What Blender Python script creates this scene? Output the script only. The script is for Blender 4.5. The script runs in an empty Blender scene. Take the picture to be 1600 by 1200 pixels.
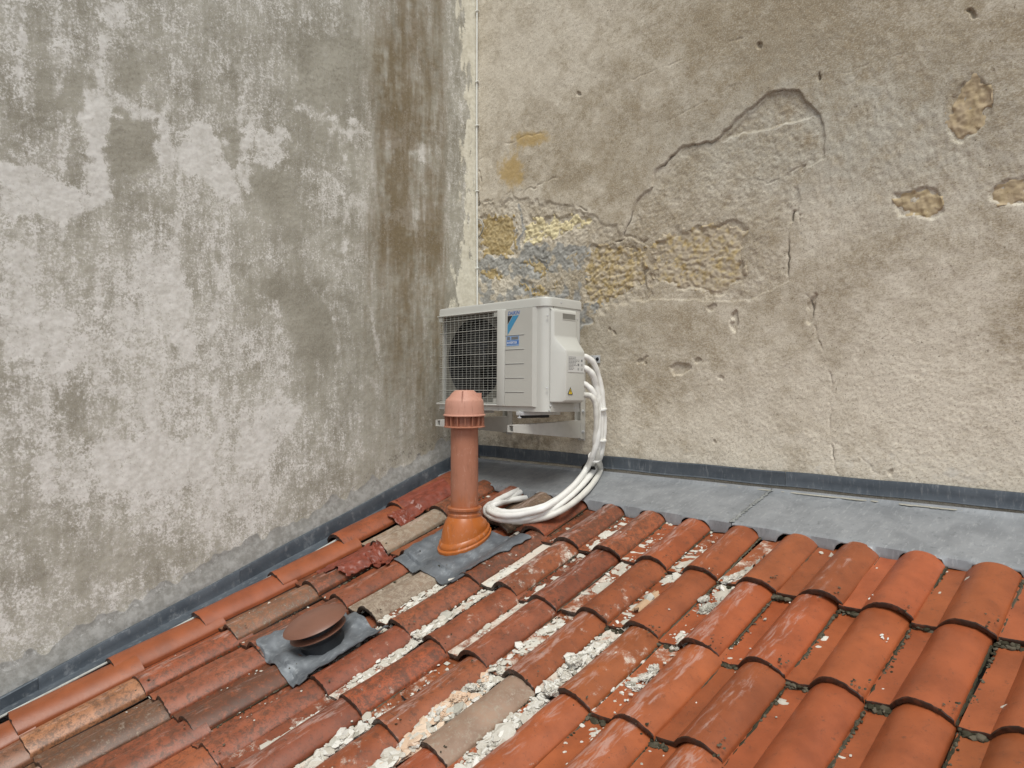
import bpy, bmesh, math, random
import numpy as np
from mathutils import Vector, Matrix

random.seed(7)
S = bpy.context.scene
COL = S.collection

# ------------------------------------------------------------------ camera
F, AZ, PI_ = 1150.0, 0.79082, -0.01613          # focal length in photo pixels, heading, pitch
FW = np.array([-math.sin(AZ)*math.cos(PI_), math.cos(AZ)*math.cos(PI_), math.sin(PI_)])
RT = np.array([math.cos(AZ), math.sin(AZ), 0.0])
UP = np.cross(RT, FW)
cam_d = bpy.data.cameras.new('camera')
cam = bpy.data.objects.new('camera', cam_d)
COL.objects.link(cam)
cam_d.sensor_width = 36.0
cam_d.lens = 36.0*F/1600.0
cam_d.clip_start = 0.02
cam_d.clip_end = 500
cam.matrix_world = Matrix(((RT[0], UP[0], -FW[0], 0), (RT[1], UP[1], -FW[1], 0), (RT[2], UP[2], -FW[2], 0), (0, 0, 0, 1)))
S.camera = cam

# ------------------------------------------------------------------ light: bright overcast sky
SUN_EL, SUN_AZ = math.radians(60), math.radians(132)   # azimuth measured from +Y clockwise (towards +X)
W = bpy.data.worlds.new('World')
S.world = W
W.use_nodes = True
wn = W.node_tree
for n in list(wn.nodes):
    wn.nodes.remove(n)
sky = wn.nodes.new('ShaderNodeTexSky')
sky.sky_type = 'NISHITA'
sky.sun_disc = False
sky.sun_elevation = SUN_EL
sky.sun_rotation = SUN_AZ
sky.air_density = 1.0
sky.dust_density = 1.0
hs = wn.nodes.new('ShaderNodeHueSaturation')
hs.inputs['Saturation'].default_value = 0.30
bg = wn.nodes.new('ShaderNodeBackground')
bg.inputs['Strength'].default_value = 0.085
wo = wn.nodes.new('ShaderNodeOutputWorld')
wn.links.new(sky.outputs[0], hs.inputs['Color'])
wn.links.new(hs.outputs[0], bg.inputs[0])
wn.links.new(bg.outputs[0], wo.inputs[0])
sd = bpy.data.lights.new('sun', 'SUN')
sd.energy = 1.5
sd.angle = math.radians(26)
sd.color = (1.0, 0.997, 0.925)
so = bpy.data.objects.new('sun', sd)
COL.objects.link(so)
sdir = Vector((math.sin(SUN_AZ)*math.cos(SUN_EL), math.cos(SUN_AZ)*math.cos(SUN_EL), math.sin(SUN_EL)))
so.rotation_euler = sdir.to_track_quat('Z', 'Y').to_euler()
S.view_settings.view_transform = 'Standard'
S.view_settings.look = 'None'
S.view_settings.exposure = 0.92
S.view_settings.gamma = 1.0
S.view_settings.use_curve_mapping = False

# ------------------------------------------------------------------ places: photo pixel -> point on a real plane
def ray(px, py):
    return RT*((px-800)/F) - UP*((py-600)/F) + FW
def onY(px, py, y):
    d = ray(px, py); return d*y/d[1]
def onX(px, py, x):
    d = ray(px, py); return d*x/d[0]
def to_px(X, Y, Z):
    r = X*RT[0]+Y*RT[1]+Z*RT[2]; u = X*UP[0]+Y*UP[1]+Z*UP[2]; w = X*FW[0]+Y*FW[1]+Z*FW[2]
    w = np.maximum(w, 0.05)
    return 800+F*r/w, 600-F*u/w
SL = 0.314955
R0 = np.array([-2.0467, 2.4391, -0.7985])
RV = np.array([0, math.cos(SL), math.sin(SL)])
RN = np.array([0, -math.sin(SL), math.cos(SL)])
TD, TL = 0.22, 0.3873            # tile width and exposed length
def sag(u, v):
    k = u/TD
    r = 1 - v/TL
    return 0.0006*(np.clip(k, -6, 9)-1.5)**2 + 0.0031*(np.clip(r, 0, 6)-2.5)**2
def roofP(u, v, h):
    p = R0 + np.array([u, 0, 0]) + RV*v + RN*h
    p[2] += sag(u, v) - 0.006
    return p
def onR(px, py, h=0.0):
    q = ray(px, py)
    t = (RN @ R0 + h)/(RN @ q)
    for _ in range(4):
        P = q*t - R0
        hh = h + (sag(P[0], P @ RV) - 0.006)*math.cos(SL)
        t = (RN @ R0 + hh)/(RN @ q)
    P = q*t - R0
    return P[0], P @ RV
YW, XW = 3.10, -3.4438           # planes of the two walls

# ------------------------------------------------------------------ helpers
def link(o, parent=None):
    COL.objects.link(o)
    if parent is not None:
        o.parent = parent
    return o
def tag(o, label=None, cat=None, group=None, kind=None):
    if label: o['label'] = label
    if cat: o['category'] = cat
    if group: o['group'] = group
    if kind: o['kind'] = kind
    return o
def empty(name, loc=(0, 0, 0), rot=(0, 0, 0)):
    o = bpy.data.objects.new(name, None)
    o.empty_display_size = 0.1
    o.location = loc; o.rotation_euler = rot
    return link(o)
def mesh(name, verts, faces, mats, smooth=None, fm=None):
    m = bpy.data.meshes.new(name)
    m.from_pydata([tuple(map(float, v)) for v in verts], [], faces)
    for x in (mats if isinstance(mats, (list, tuple)) else [mats]):
        m.materials.append(x)
    if fm is not None:
        m.polygons.foreach_set('material_index', fm)
    if smooth is not None:
        m.polygons.foreach_set('use_smooth', [True]*len(m.polygons))
        m.set_sharp_from_angle(angle=math.radians(smooth))
    m.update()
    return m
def obj(name, me, parent=None):
    return link(bpy.data.objects.new(name, me), parent)
class MB:
    """collects shapes for ONE mesh"""
    def __init__(s): s.v = []; s.f = []; s.m = []
    def add(s, v, f, mi=0):
        b = len(s.v); s.v += [tuple(map(float, x)) for x in v]; s.f += [tuple(i+b for i in q) for q in f]; s.m += [mi]*len(f); return s
    def box(s, lo, hi, mi=0, bev=0.0, M=None):
        bm = bmesh.new()
        bmesh.ops.create_cube(bm, size=1)
        for q in bm.verts:
            q.co = Vector([(lo[i]+hi[i])/2 + q.co[i]*(hi[i]-lo[i]) for i in range(3)])
        if bev > 0:
            bmesh.ops.bevel(bm, geom=bm.edges[:], offset=bev, segments=2, profile=0.5, affect='EDGES')
        if M is not None: bmesh.ops.transform(bm, matrix=M, verts=bm.verts)
        bm.verts.index_update()
        s.add([q.co[:] for q in bm.verts], [[q.index for q in p.verts] for p in bm.faces], mi); bm.free(); return s
    def tube(s, pts, rad, n=12, mi=0, cap=True):
        P = [Vector(p) for p in pts]
        R = rad if hasattr(rad, '__len__') else [rad]*len(P)
        v = []; f = []; prev = None
        for i, p in enumerate(P):
            t = (P[min(i+1, len(P)-1)]-P[max(i-1, 0)]).normalized()
            if prev is None:
                a = Vector((0, 0, 1)) if abs(t.z) < .9 else Vector((1, 0, 0))
                nrm = t.cross(a).normalized()
            else:
                nrm = (prev - t*prev.dot(t)).normalized()
            prev = nrm; b = t.cross(nrm)
            for j in range(n):
                an = 2*math.pi*j/n
                v.append(p + (nrm*math.cos(an)+b*math.sin(an))*R[i])
        for i in range(len(P)-1):
            for j in range(n):
                f.append((i*n+j, i*n+(j+1) % n, (i+1)*n+(j+1) % n, (i+1)*n+j))
        if cap:
            f.append(tuple(range(n-1, -1, -1))); f.append(tuple(range((len(P)-1)*n, len(P)*n)))
        return s.add(v, f, mi)
    def lathe(s, prof, n=40, mi=0, M=None, cap=True):
        """prof: (r, z) pairs bottom to top about z"""
        v = []; f = []
        for r, z in prof:
            for j in range(n):
                an = 2*math.pi*j/n
                v.append(Vector((r*math.cos(an), r*math.sin(an), z)))
        for i in range(len(prof)-1):
            for j in range(n):
                f.append((i*n+j, i*n+(j+1) % n, (i+1)*n+(j+1) % n, (i+1)*n+j))
        if cap:
            f.append(tuple(range(n-1, -1, -1))); f.append(tuple(range((len(prof)-1)*n, len(prof)*n)))
        if M is not None: v = [M @ q for q in v]
        return s.add(v, f, mi)
    def prism(s, poly, z0, z1, mi=0, M=None):
        n = len(poly)
        v = [Vector((x, y, z0)) for x, y in poly]+[Vector((x, y, z1)) for x, y in poly]
        if M is not None: v = [M @ q for q in v]
        f = [tuple(range(n-1, -1, -1)), tuple(range(n, 2*n))]+[(i, (i+1) % n, n+(i+1) % n, n+i) for i in range(n)]
        return s.add(v, f, mi)
    def build(s, name, mats, parent=None, smooth=35):
        return obj(name, mesh(name, s.v, s.f, mats, smooth, s.m), parent)
def catmull(pts, per=8):
    P = [np.array(p, float) for p in pts]; P = [2*P[0]-P[1]]+P+[2*P[-1]-P[-2]]; out = []
    for i in range(1, len(P)-2):
        for j in range(per):
            t = j/per
            a, b, c, d = P[i-1], P[i], P[i+1], P[i+2]
            out.append(.5*((2*b)+(-a+c)*t+(2*a-5*b+4*c-d)*t*t+(-a+3*b-3*c+d)*t**3))
    out.append(P[-2]); return out
def fnoise(ny, nx, beta, seed, ay=1.0, ax=1.0):
    """tileable power-law noise, unit variance"""
    rg = np.random.default_rng(seed)
    g = np.fft.rfft2(rg.standard_normal((ny, nx)))
    fy = np.fft.fftfreq(ny)[:, None]*ay; fx = np.fft.rfftfreq(nx)[None, :]*ax
    k = np.sqrt(fx*fx+fy*fy); k[0, 0] = 1
    g *= k**(-beta/2); g[0, 0] = 0
    z = np.fft.irfft2(g, s=(ny, nx))
    return z/z.std()
def band(ny, nx, lo, hi, seed, ay=1.0, ax=1.0):
    """noise limited to wavelengths between lo and hi samples"""
    rg = np.random.default_rng(seed)
    g = np.fft.rfft2(rg.standard_normal((ny, nx)))
    fy = np.fft.fftfreq(ny)[:, None]*ay; fx = np.fft.rfftfreq(nx)[None, :]*ax
    k = np.sqrt(fx*fx+fy*fy)
    g *= np.exp(-(k*lo)**2)*(1-np.exp(-(k*hi)**2))/(k+1e-3)
    z = np.fft.irfft2(g, s=(ny, nx))
    return z/z.std()
def sst(x, a, b):
    t = np.clip((x-a)/(b-a), 0, 1); return t*t*(3-2*t)
def seg_dist(X, Y, pts, closed=False):
    d = np.full(X.shape, 1e9); n = len(pts)
    for i in range(n if closed else n-1):
        ax, ay = pts[i]; bx, by = pts[(i+1) % n]
        vx, vy = bx-ax, by-ay
        t = np.clip(((X-ax)*vx+(Y-ay)*vy)/(vx*vx+vy*vy+1e-9), 0, 1)
        d = np.minimum(d, np.hypot(X-ax-t*vx, Y-ay-t*vy))
    return d
def poly_sd(X, Y, pts):
    """signed distance, positive inside"""
    ins = np.zeros(X.shape, bool); n = len(pts)
    for i in range(n):
        ax, ay = pts[i]; bx, by = pts[(i+1) % n]
        c = ((ay > Y) != (by > Y)) & (X < (bx-ax)*(Y-ay)/(by-ay+1e-12)+ax)
        ins ^= c
    d = seg_dist(X, Y, pts, True)
    return np.where(ins, d, -d)
def gauss(X, Y, cx, cy, rx, ry):
    return np.exp(-((X-cx)/rx)**2-((Y-cy)/ry)**2)

# ------------------------------------------------------------------ node helper
class NT:
    def __init__(s, name):
        s.mat = bpy.data.materials.new(name); s.mat.use_nodes = True
        s.t = s.mat.node_tree
        for n in list(s.t.nodes): s.t.nodes.remove(n)
        s.out = s.t.nodes.new('ShaderNodeOutputMaterial')
        s.b = s.t.nodes.new('ShaderNodeBsdfPrincipled')
        s.t.links.new(s.b.outputs[0], s.out.inputs[0])
    def put(s, sock, val):
        if isinstance(val, bpy.types.NodeSocket): s.t.links.new(val, sock)
        elif val is not None:
            if hasattr(sock.default_value, '__len__') and not hasattr(val, '__len__'): val = [val]*len(sock.default_value)
            if hasattr(val, '__len__') and len(val) == 3 and len(sock.default_value) == 4: val = (*val, 1)
            sock.default_value = val
    def math(s, op, a, b=None, c=None, clamp=False):
        n = s.t.nodes.new('ShaderNodeMath'); n.operation = op; n.use_clamp = clamp
        s.put(n.inputs[0], a)
        if b is not None: s.put(n.inputs[1], b)
        if c is not None: s.put(n.inputs[2], c)
        return n.outputs[0]
    def mix(s, a, b, f, mode='MIX'):
        n = s.t.nodes.new('ShaderNodeMix'); n.data_type = 'RGBA'; n.blend_type = mode
        s.put(n.inputs[0], f); s.put(n.inputs[6], a); s.put(n.inputs[7], b)
        return n.outputs[2]
    def step(s, f, lo, hi, a=0.0, b=1.0):
        n = s.t.nodes.new('ShaderNodeMapRange'); n.interpolation_type = 'SMOOTHSTEP'
        s.put(n.inputs[0], f); n.inputs[1].default_value = lo; n.inputs[2].default_value = hi
        n.inputs[3].default_value = a; n.inputs[4].default_value = b
        return n.outputs[0]
    def pos(s, scale=(1, 1, 1), kind='geo', off=None):
        if kind == 'geo':
            v = s.t.nodes.new('ShaderNodeNewGeometry').outputs['Position']
        else:
            v = s.t.nodes.new('ShaderNodeTexCoord').outputs['Object']
        m = s.t.nodes.new('ShaderNodeMapping'); m.inputs['Scale'].default_value = scale
        s.t.links.new(v, m.inputs['Vector'])
        if off is not None: s.put(m.inputs['Location'], off)
        return m.outputs[0]
    def noise(s, vec, scale, detail=4, rough=.55, dist=0.0):
        n = s.t.nodes.new('ShaderNodeTexNoise'); s.put(n.inputs['Vector'], vec)
        n.inputs['Scale'].default_value = scale; n.inputs['Detail'].default_value = detail
        n.inputs['Roughness'].default_value = rough; n.inputs['Distortion'].default_value = dist
        return n.outputs[0]
    def vor(s, vec, scale, feature='F1'):
        n = s.t.nodes.new('ShaderNodeTexVoronoi'); n.feature = feature; s.put(n.inputs['Vector'], vec)
        n.inputs['Scale'].default_value = scale
        return n.outputs['Distance']
    def attr(s, name, kind='GEOMETRY'):
        n = s.t.nodes.new('ShaderNodeAttribute'); n.attribute_name = name; n.attribute_type = kind
        return n
    def split(s, col):
        n = s.t.nodes.new('ShaderNodeSeparateColor'); s.put(n.inputs[0], col); return n.outputs
    def bump(s, h, strength, dist, prev=None):
        n = s.t.nodes.new('ShaderNodeBump'); s.put(n.inputs['Height'], h)
        n.inputs['Strength'].default_value = strength; n.inputs['Distance'].default_value = dist
        if prev is not None: s.put(n.inputs['Normal'], prev)
        return n.outputs[0]
    def fin(s, col, rough=.8, nrm=None, metal=0.0, spec=.5, **kw):
        s.put(s.b.inputs['Base Color'], col); s.put(s.b.inputs['Roughness'], rough)
        s.put(s.b.inputs['Metallic'], metal); s.put(s.b.inputs['Specular IOR Level'], spec)
        if nrm is not None: s.put(s.b.inputs['Normal'], nrm)
        return s.mat
def plain(name, col, rough=.5, var=.08, scale=30, metal=0.0, bump=.0, spec=.5):
    n = NT(name); p = n.pos(kind='obj')
    a = n.noise(p, scale, 5, .6)
    c = n.mix(col, tuple(x*(1-var*2.5) for x in col), n.step(a, .35, .75))
    nr = n.bump(n.noise(p, scale*6, 3), bump, .002) if bump else None
    return n.fin(c, n.math('ADD', rough-.06, n.math('MULTIPLY', a, .12)), nr, metal, spec)

# ------------------------------------------------------------------ materials
def mat_left_wall():
    n = NT('weathered_grey_render')
    g = n.pos(); gs = n.pos((1, 1, .24))
    A = n.attr('mask'); R, G, B = n.split(A.outputs['Color'])[:3]; Al = A.outputs['Alpha']
    A2 = n.split(n.attr('mask2').outputs['Color'])
    n1 = n.noise(g, 3.2, 6, .6); n2 = n.noise(g, 26, 6, .68); n3 = n.noise(g, 105, 5, .75); n4 = n.noise(gs, 48, 5, .65)
    base = n.mix((.270, .249, .200), (.395, .374, .312), n.step(n1, .35, .68))
    base = n.mix(base, (.145, .122, .092), n.math('MULTIPLY', n.step(n3, .50, .64), .55))
    base = n.mix(base, (.50, .475, .43), n.math('MULTIPLY', n.step(n.noise(g, 210, 3, .7), .54, .66), .6))
    # lime wash left in granular patches
    sp = n.math('ADD', n.math('MULTIPLY', n.math('SUBTRACT', n3, .5), 2.5), n.math('MULTIPLY', n.math('SUBTRACT', n2, .5), .7))
    sp = n.math('ADD', sp, n.math('MULTIPLY', n.math('SUBTRACT', n4, .5), .45))
    w = n.step(n.math('ADD', R, sp), .44, .76)
    lime = n.mix((.61, .587, .545), (.785, .765, .73), n.step(n2, .35, .65))
    wash = n.math('ADD', R, n.math('ADD', n.math('MULTIPLY', n.math('SUBTRACT', n4, .5), .9), n.math('MULTIPLY', n.math('SUBTRACT', n3, .5), 1.3)))
    c = n.mix(base, (.57, .548, .50), n.math('MULTIPLY', n.step(wash, .08, .78), .58))
    c = n.mix(c, lime, n.math('MULTIPLY', w, .70))
    br = n.step(n.math('ADD', G, n.math('MULTIPLY', sp, .32)), .06, 1.0)
    c = n.mix(c, n.mix((.185, .128, .055), (.125, .083, .032), n2), n.math('MULTIPLY', br, .74))
    cr = n.step(n.math('ADD', B, n.math('MULTIPLY', sp, .62)), .30, .70)
    c = n.mix(c, n.mix((.60, .56, .455), (.74, .70, .59), n.step(n2, .35, .65)), n.math('MULTIPLY', cr, .94))
    ce = n.step(n.math('ADD', Al, n.math('MULTIPLY', sp, .3)), .36, .66)
    c = n.mix(c, n.mix((.22, .215, .20), (.34, .335, .32), n.step(n2, .35, .65)), n.math('MULTIPLY', ce, .9))
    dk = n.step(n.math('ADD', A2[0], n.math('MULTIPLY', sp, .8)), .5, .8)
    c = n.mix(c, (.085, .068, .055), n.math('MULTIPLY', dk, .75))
    hl = n.step(n.math('ADD', A2[1], n.math('MULTIPLY', sp, .7)), .45, .75)
    c = n.mix(c, (.60, .60, .58), n.math('MULTIPLY', hl, .6))
    b = n.bump(n3, .35, .0022); b = n.bump(n2, .2, .003, b)
    return n.fin(c, .92, b, spec=.2)
def mat_right_wall():
    n = NT('tan_roughcast_render')
    g = n.pos(); gg = n.pos((1, 1, 1.6))
    A = n.attr('mask'); R, G, B = n.split(A.outputs['Color'])[:3]; Al = A.outputs['Alpha']
    A2 = n.split(n.attr('mask2').outputs['Color'])
    n1 = n.noise(g, 4, 6, .6); n2 = n.noise(g, 22, 6, .65); n3 = n.noise(gg, 135, 4, .78); n5 = n.noise(g, 240, 3, .7)
    t = n.math('ADD', R, n.math('MULTIPLY', n.math('SUBTRACT', n1, .5), .7))
    base = n.mix((.325, .262, .178), (.68, .615, .51), n.step(t, -.10, 1.0))
    base = n.mix(base, n.mix((.42, .395, .330), (.55, .52, .445), n2), n.math('MULTIPLY', A2[0], .85))   # greyer coat
    base = n.mix(base, (.25, .195, .13), n.math('MULTIPLY', n.step(n3, .51, .62), .55))
    base = n.mix(base, (.66, .61, .52), n.math('MULTIPLY', n.step(n3, .50, .36), .55))
    pit = n.math('MAXIMUM', n.step(n5, .62, .69), n.step(n.noise(g, 100, 3, .6), .66, .71))
    base = n.mix(base, (.11, .085, .06), n.math('MULTIPLY', pit, .75))
    oc = n.step(n.math('ADD', G, n.math('MULTIPLY', n.math('SUBTRACT', n2, .5), .9)), .35, .72)
    c = n.mix(base, n.mix((.42, .27, .085), (.52, .38, .17), n2), n.math('MULTIPLY', oc, .8))
    mo = n.step(n.math('ADD', B, n.math('MULTIPLY', n.math('SUBTRACT', n2, .5), .8)), .38, .66)
    c = n.mix(c, n.mix((.235, .235, .225), (.41, .405, .385), n.step(n2, .35, .7)), n.math('MULTIPLY', mo, .85))
    wh = n.step(n.math('ADD', A2[1], n.math('MULTIPLY', n.math('SUBTRACT', n2, .5), 1.3)), .40, .78)
    c = n.mix(c, (.60, .56, .49), n.math('MULTIPLY', wh, .72))
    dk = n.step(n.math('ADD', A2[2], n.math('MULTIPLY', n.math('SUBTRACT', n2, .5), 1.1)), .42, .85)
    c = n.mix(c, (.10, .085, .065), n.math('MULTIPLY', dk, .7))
    c = n.mix(c, (.66, .62, .54), n.math('MULTIPLY', n.step(n.math('ADD', Al, n.math('MULTIPLY', n.math('SUBTRACT', n3, .5), .9)), .45, .8), .6))
    b = n.bump(n3, .5, .003); b = n.bump(n.noise(g, 60, 5, .65), .15, .004, b)
    return n.fin(c, .95, b, spec=.15)
def mat_stone():
    n = NT('ochre_sandstone'); g = n.pos()
    oc = n.attr('tone'); T = n.split(oc.outputs['Color'])
    n2 = n.noise(g, 30, 6, .65); n3 = n.noise(g, 150, 4, .7)
    c = n.mix((.35, .255, .12), (.52, .415, .235), n.step(n2, .35, .65))
    c = n.mix(c, (.78, .69, .44), T[0])
    c = n.mix(c, (.47, .40, .30), T[1])
    c = n.mix(c, (.45, .355, .24), T[2])
    c = n.mix(c, (.14, .085, .03), n.math('MULTIPLY', n.step(n3, .56, .72), .6))
    b = n.bump(n3, .4, .003)
    return n.fin(c, .95, b, spec=.15)
def mat_tile(lip=False):
    n = NT('dirty_shaded_lip' if lip else 'fired_clay')
    oi = n.t.nodes.new('ShaderNodeObjectInfo')
    off = n.t.nodes.new('ShaderNodeCombineXYZ')
    r = n.math('MULTIPLY', oi.outputs['Random'], 60)
    for i in range(3): n.put(off.inputs[i], r)
    p = n.pos(kind='obj', off=off.outputs[0]); ps = n.pos((1, .22, 1), 'obj', off.outputs[0]); g = n.pos()
    x = n.t.nodes.new('ShaderNodeSeparateXYZ'); n.put(x.inputs[0], n.t.nodes.new('ShaderNodeTexCoord').outputs['Object'])
    dirt = n.attr('dirt', 'OBJECT').outputs['Fac']; dust = n.attr('dust', 'OBJECT').outputs['Fac']; scuff_sheen = n.attr('scuff_sheen', 'OBJECT').outputs['Fac']
    grey = n.attr('lichen', 'OBJECT').outputs['Fac']
    col = oi.outputs['Color']
    n1 = n.noise(p, 9, 5, .6); n2 = n.noise(p, 45, 6, .68, .4); n3 = n.noise(p, 190, 4, .7); n4 = n.noise(ps, 60, 6, .7, .6)
    c = n.mix(col, n.mix(col, (.48, .44, .40), 1, 'MULTIPLY'), n.math('MULTIPLY', n.step(n1, .42, .70), n.math('ADD', .25, n.math('MULTIPLY', dirt, .55))))
    c = n.mix(c, n.mix(col, (1.25, 1.25, 1.2), 1, 'MULTIPLY'), n.math('MULTIPLY', n.step(n1, .48, .30), .5))
    dm = n.step(n.math('ADD', n.math('MULTIPLY', dirt, .52), n.math('ADD', n.math('SUBTRACT', n2, .5), n.math('MULTIPLY', n.math('SUBTRACT', n3, .5), .6))), .24, .50)
    c = n.mix(c, (.055, .030, .018), n.math('MULTIPLY', dm, .72))
    gm = n.step(n.math('ADD', grey, n.math('ADD', n.math('MULTIPLY', n.math('SUBTRACT', n2, .5), 1.4), n.math('MULTIPLY', n.math('SUBTRACT', n3, .5), 1.0))), .34, .8)
    c = n.mix(c, n.mix((.155, .115, .08), (.36, .295, .225), n.step(n.math('ADD', n2, n.math('MULTIPLY', n.math('SUBTRACT', n3, .5), .8)), .3, .7)), n.math('MULTIPLY', gm, .85))
    spk = n.step(n.math('ADD', n3, n.math('MULTIPLY', dirt, .09)), .68, .74)
    c = n.mix(c, (.06, .045, .035), n.math('MULTIPLY', spk, .55))
    cr = n.step(n.math('ABSOLUTE', n.math('ADD', x.outputs[0], .085)), .07, .02)
    sc = n.step(n.math('ADD', n.math('MULTIPLY', n.math('MULTIPLY', scuff_sheen, cr), .34), n.math('SUBTRACT', n4, .5)), .24, .44)
    c = n.mix(c, (.50, .38, .34), n.math('MULTIPLY', sc, .42))  # scuff marks, with the crest's pale sheen also painted into the colour
    chan = n.step(x.outputs[0], -.118, -.150)
    ds = n.math('ADD', n.math('MULTIPLY', dust, n.math('ADD', .50, n.math('MULTIPLY', chan, .58))), n.math('MULTIPLY', n.math('SUBTRACT', n.noise(g, 17, 6, .7), .5), 1.5))
    ds = n.step(n.math('ADD', ds, n.math('MULTIPLY', n.math('SUBTRACT', n3, .5), .35)), .40, .70)
    c = n.mix(c, (.60, .55, .47), n.math('MULTIPLY', ds, .88))
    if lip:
        c = n.mix(c, (.026, .015, .010), n.step(n2, .75, .45, .62, .97))  # lip dirt, pushed near black so the lip's shade sits in the colour
    b = n.bump(n3, .25, .0015); b = n.bump(n1, .25, .006, b)
    ro = n.math('ADD', .36, n.math('MULTIPLY', n.math('ADD', ds, gm), .35)); ro = n.math('ADD', ro, n.math('MULTIPLY', n2, .12))
    return n.fin(c, ro, b, spec=.5)
def mat_zinc(name, a, bcol, pale=.35):
    n = NT(name); g = n.pos(); gs = n.pos((3, 1, .6))
    n1 = n.noise(g, 7, 6, .62, .5); n2 = n.noise(g, 40, 5, .65); n3 = n.noise(gs, 26, 6, .7)
    c = n.mix(a, bcol, n.step(n1, .28, .74))
    c = n.mix(c, (.44, .45, .46), n.math('MULTIPLY', n.step(n3, .52, .70), pale))
    c = n.mix(c, (.05, .055, .06), n.math('MULTIPLY', n.step(n2, .58, .74), .4))
    b = n.bump(n1, .25, .01)
    return n.fin(c, n.math('ADD', .42, n.math('MULTIPLY', n2, .25)), b, .35, .5)
M_LEFT = mat_left_wall(); M_RIGHT = mat_right_wall(); M_STONE = mat_stone()
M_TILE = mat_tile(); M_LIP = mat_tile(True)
M_ZINC = mat_zinc('weathered_zinc', (.215, .224, .236), (.315, .325, .338), .5)
M_ZINCD = mat_zinc('dark_zinc', (.065, .078, .094), (.105, .120, .138), .30)
M_LEAD = mat_zinc('grey_lead', (.095, .105, .118), (.165, .178, .192), .30)
M_HEM = plain('chalky_zinc_hem', (.42, .43, .40), .7, .1, 40)
M_DECK = plain('dark_underlay', (.03, .026, .022), .95)
M_AC = plain('ivory_coated_steel', (.52, .515, .475), .38, .015, 8)
M_ACP = plain('ivory_plastic_panel', (.455, .445, .405), .45, .015, 8)
M_GRILLE = plain('ivory_grille_plastic', (.42, .415, .375), .45, .03, 20)
M_BLACK = plain('black_plastic', (.006, .006, .007), .6, .05, 30)
M_DARK = plain('dark_fan_plastic', (.006, .006, .007), .5, .05, 30)
M_FIN = plain('dusty_aluminium_fins', (.14, .135, .115), .6, .1, 60)
M_STEEL = plain('galvanised_steel', (.60, .61, .62), .42, .08, 30, .25)
M_BRKT = plain('ivory_bracket_steel', (.50, .485, .45), .45, .04, 20)
M_WRAP = plain('white_pipe_wrap', (.74, .725, .69), .42, .03, 14, bump=.1)
M_WRAPD = plain('stained_white_pipe_wrap', (.63, .61, .56), .5, .06, 22, bump=.15)
M_CABLE = plain('white_cable', (.72, .72, .68), .4, .02)
M_BLUE = plain('logo_blue', (.055, .25, .43), .4, .02)
M_NAVY = plain('badge_blue', (.055, .155, .42), .4, .02)
M_PALEBLUE = plain('badge_pale_blue', (.22, .33, .52), .4, .02)
M_LETTER = plain('letter_blue', (.03, .115, .36), .4, .02)
M_WHITE = plain('print_white', (.68, .69, .68), .5, .02)
M_INK = plain('print_ink', (.02, .02, .022), .5, .02)
M_GREYINK = plain('print_grey_ink', (.16, .16, .16), .5, .02)
M_YELLOW = plain('warning_yellow', (.66, .46, .03), .5, .02)
M_STICK = plain('sticker_paper', (.56, .555, .53), .5, .02)
def mat_vent(name, col, faded, lo, hi):
    n = NT(name); p = n.pos(kind='obj'); ps = n.pos((1, 1, .5), 'obj')
    x = n.t.nodes.new('ShaderNodeSeparateXYZ'); n.put(x.inputs[0], n.t.nodes.new('ShaderNodeTexCoord').outputs['Object'])
    a = n.noise(ps, 14, 5, .6, .8)
    f = n.step(n.math('ADD', x.outputs[2], n.math('MULTIPLY', n.math('SUBTRACT', a, .5), .30)), lo, hi)
    c = n.mix(col, faded, f)
    c = n.mix(c, (.55, .36, .28), n.math('MULTIPLY', n.step(n.noise(ps, 32, 6, .7, 1.5), .54, .72), .38))
    c = n.mix(c, (.16, .07, .035), n.math('MULTIPLY', n.step(n.noise(n.pos((1, 1, .18), 'obj'), 60, 5, .7), .52, .74), .40))
    return n.fin(c, n.math('ADD', .34, n.math('MULTIPLY', f, .22)), n.bump(a, .06, .004), spec=.45)
M_PIPE = mat_vent('terracotta_pvc', (.34, .100, .030), (.35, .145, .088), .10, .26)
M_PIPEB = mat_vent('glossy_terracotta_pvc', (.38, .105, .018), (.38, .105, .022), 5, 6)
M_CAP = mat_vent('faded_terracotta_cap', (.40, .150, .085), (.47, .235, .170), .46, .54)
M_COWL = plain('brown_cowl_plastic', (.175, .078, .050), .45, .05, 14)
M_RUBBER = plain('black_rubber', (.013, .015, .018), .45, .1, 20)
M_RED = plain('red_flashing_tape', (.20, .046, .026), .40, .16, 26, bump=.25)
def mat_rubble(name, a, b, s=60):
    n = NT(name); g = n.pos()
    i = n.t.nodes.new('ShaderNodeNewGeometry').outputs['Random Per Island']
    n2 = n.noise(g, s, 6, .7); n3 = n.noise(g, s*5, 4, .7)
    c = n.mix(a, b, n.step(n.math('ADD', n.math('MULTIPLY', i, .6), n.math('MULTIPLY', n2, .5)), .25, .95))
    c = n.mix(c, tuple(q*.35 for q in a), n.math('MULTIPLY', n.step(n3, .60, .74), .55))
    return n.fin(c, .95, n.bump(n3, .6, .004), spec=.15)
M_RUB = mat_rubble('white_mortar_rubble', (.48, .44, .37), (.72, .70, .65))
M_RUBP = mat_rubble('peach_mortar_rubble', (.60, .42, .29), (.68, .55, .43))
M_POW = mat_rubble('mortar_powder', (.47, .435, .37), (.64, .615, .55), 40)
M_MORT = mat_rubble('grey_mortar', (.33, .31, .26), (.50, .48, .42), 50)
M_MOSS = mat_rubble('dark_moss', (.036, .033, .020), (.125, .108, .078), 60)
M_TERRA = mat_rubble('buff_terracotta', (.42, .27, .16), (.50, .36, .24), 40)
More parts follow.
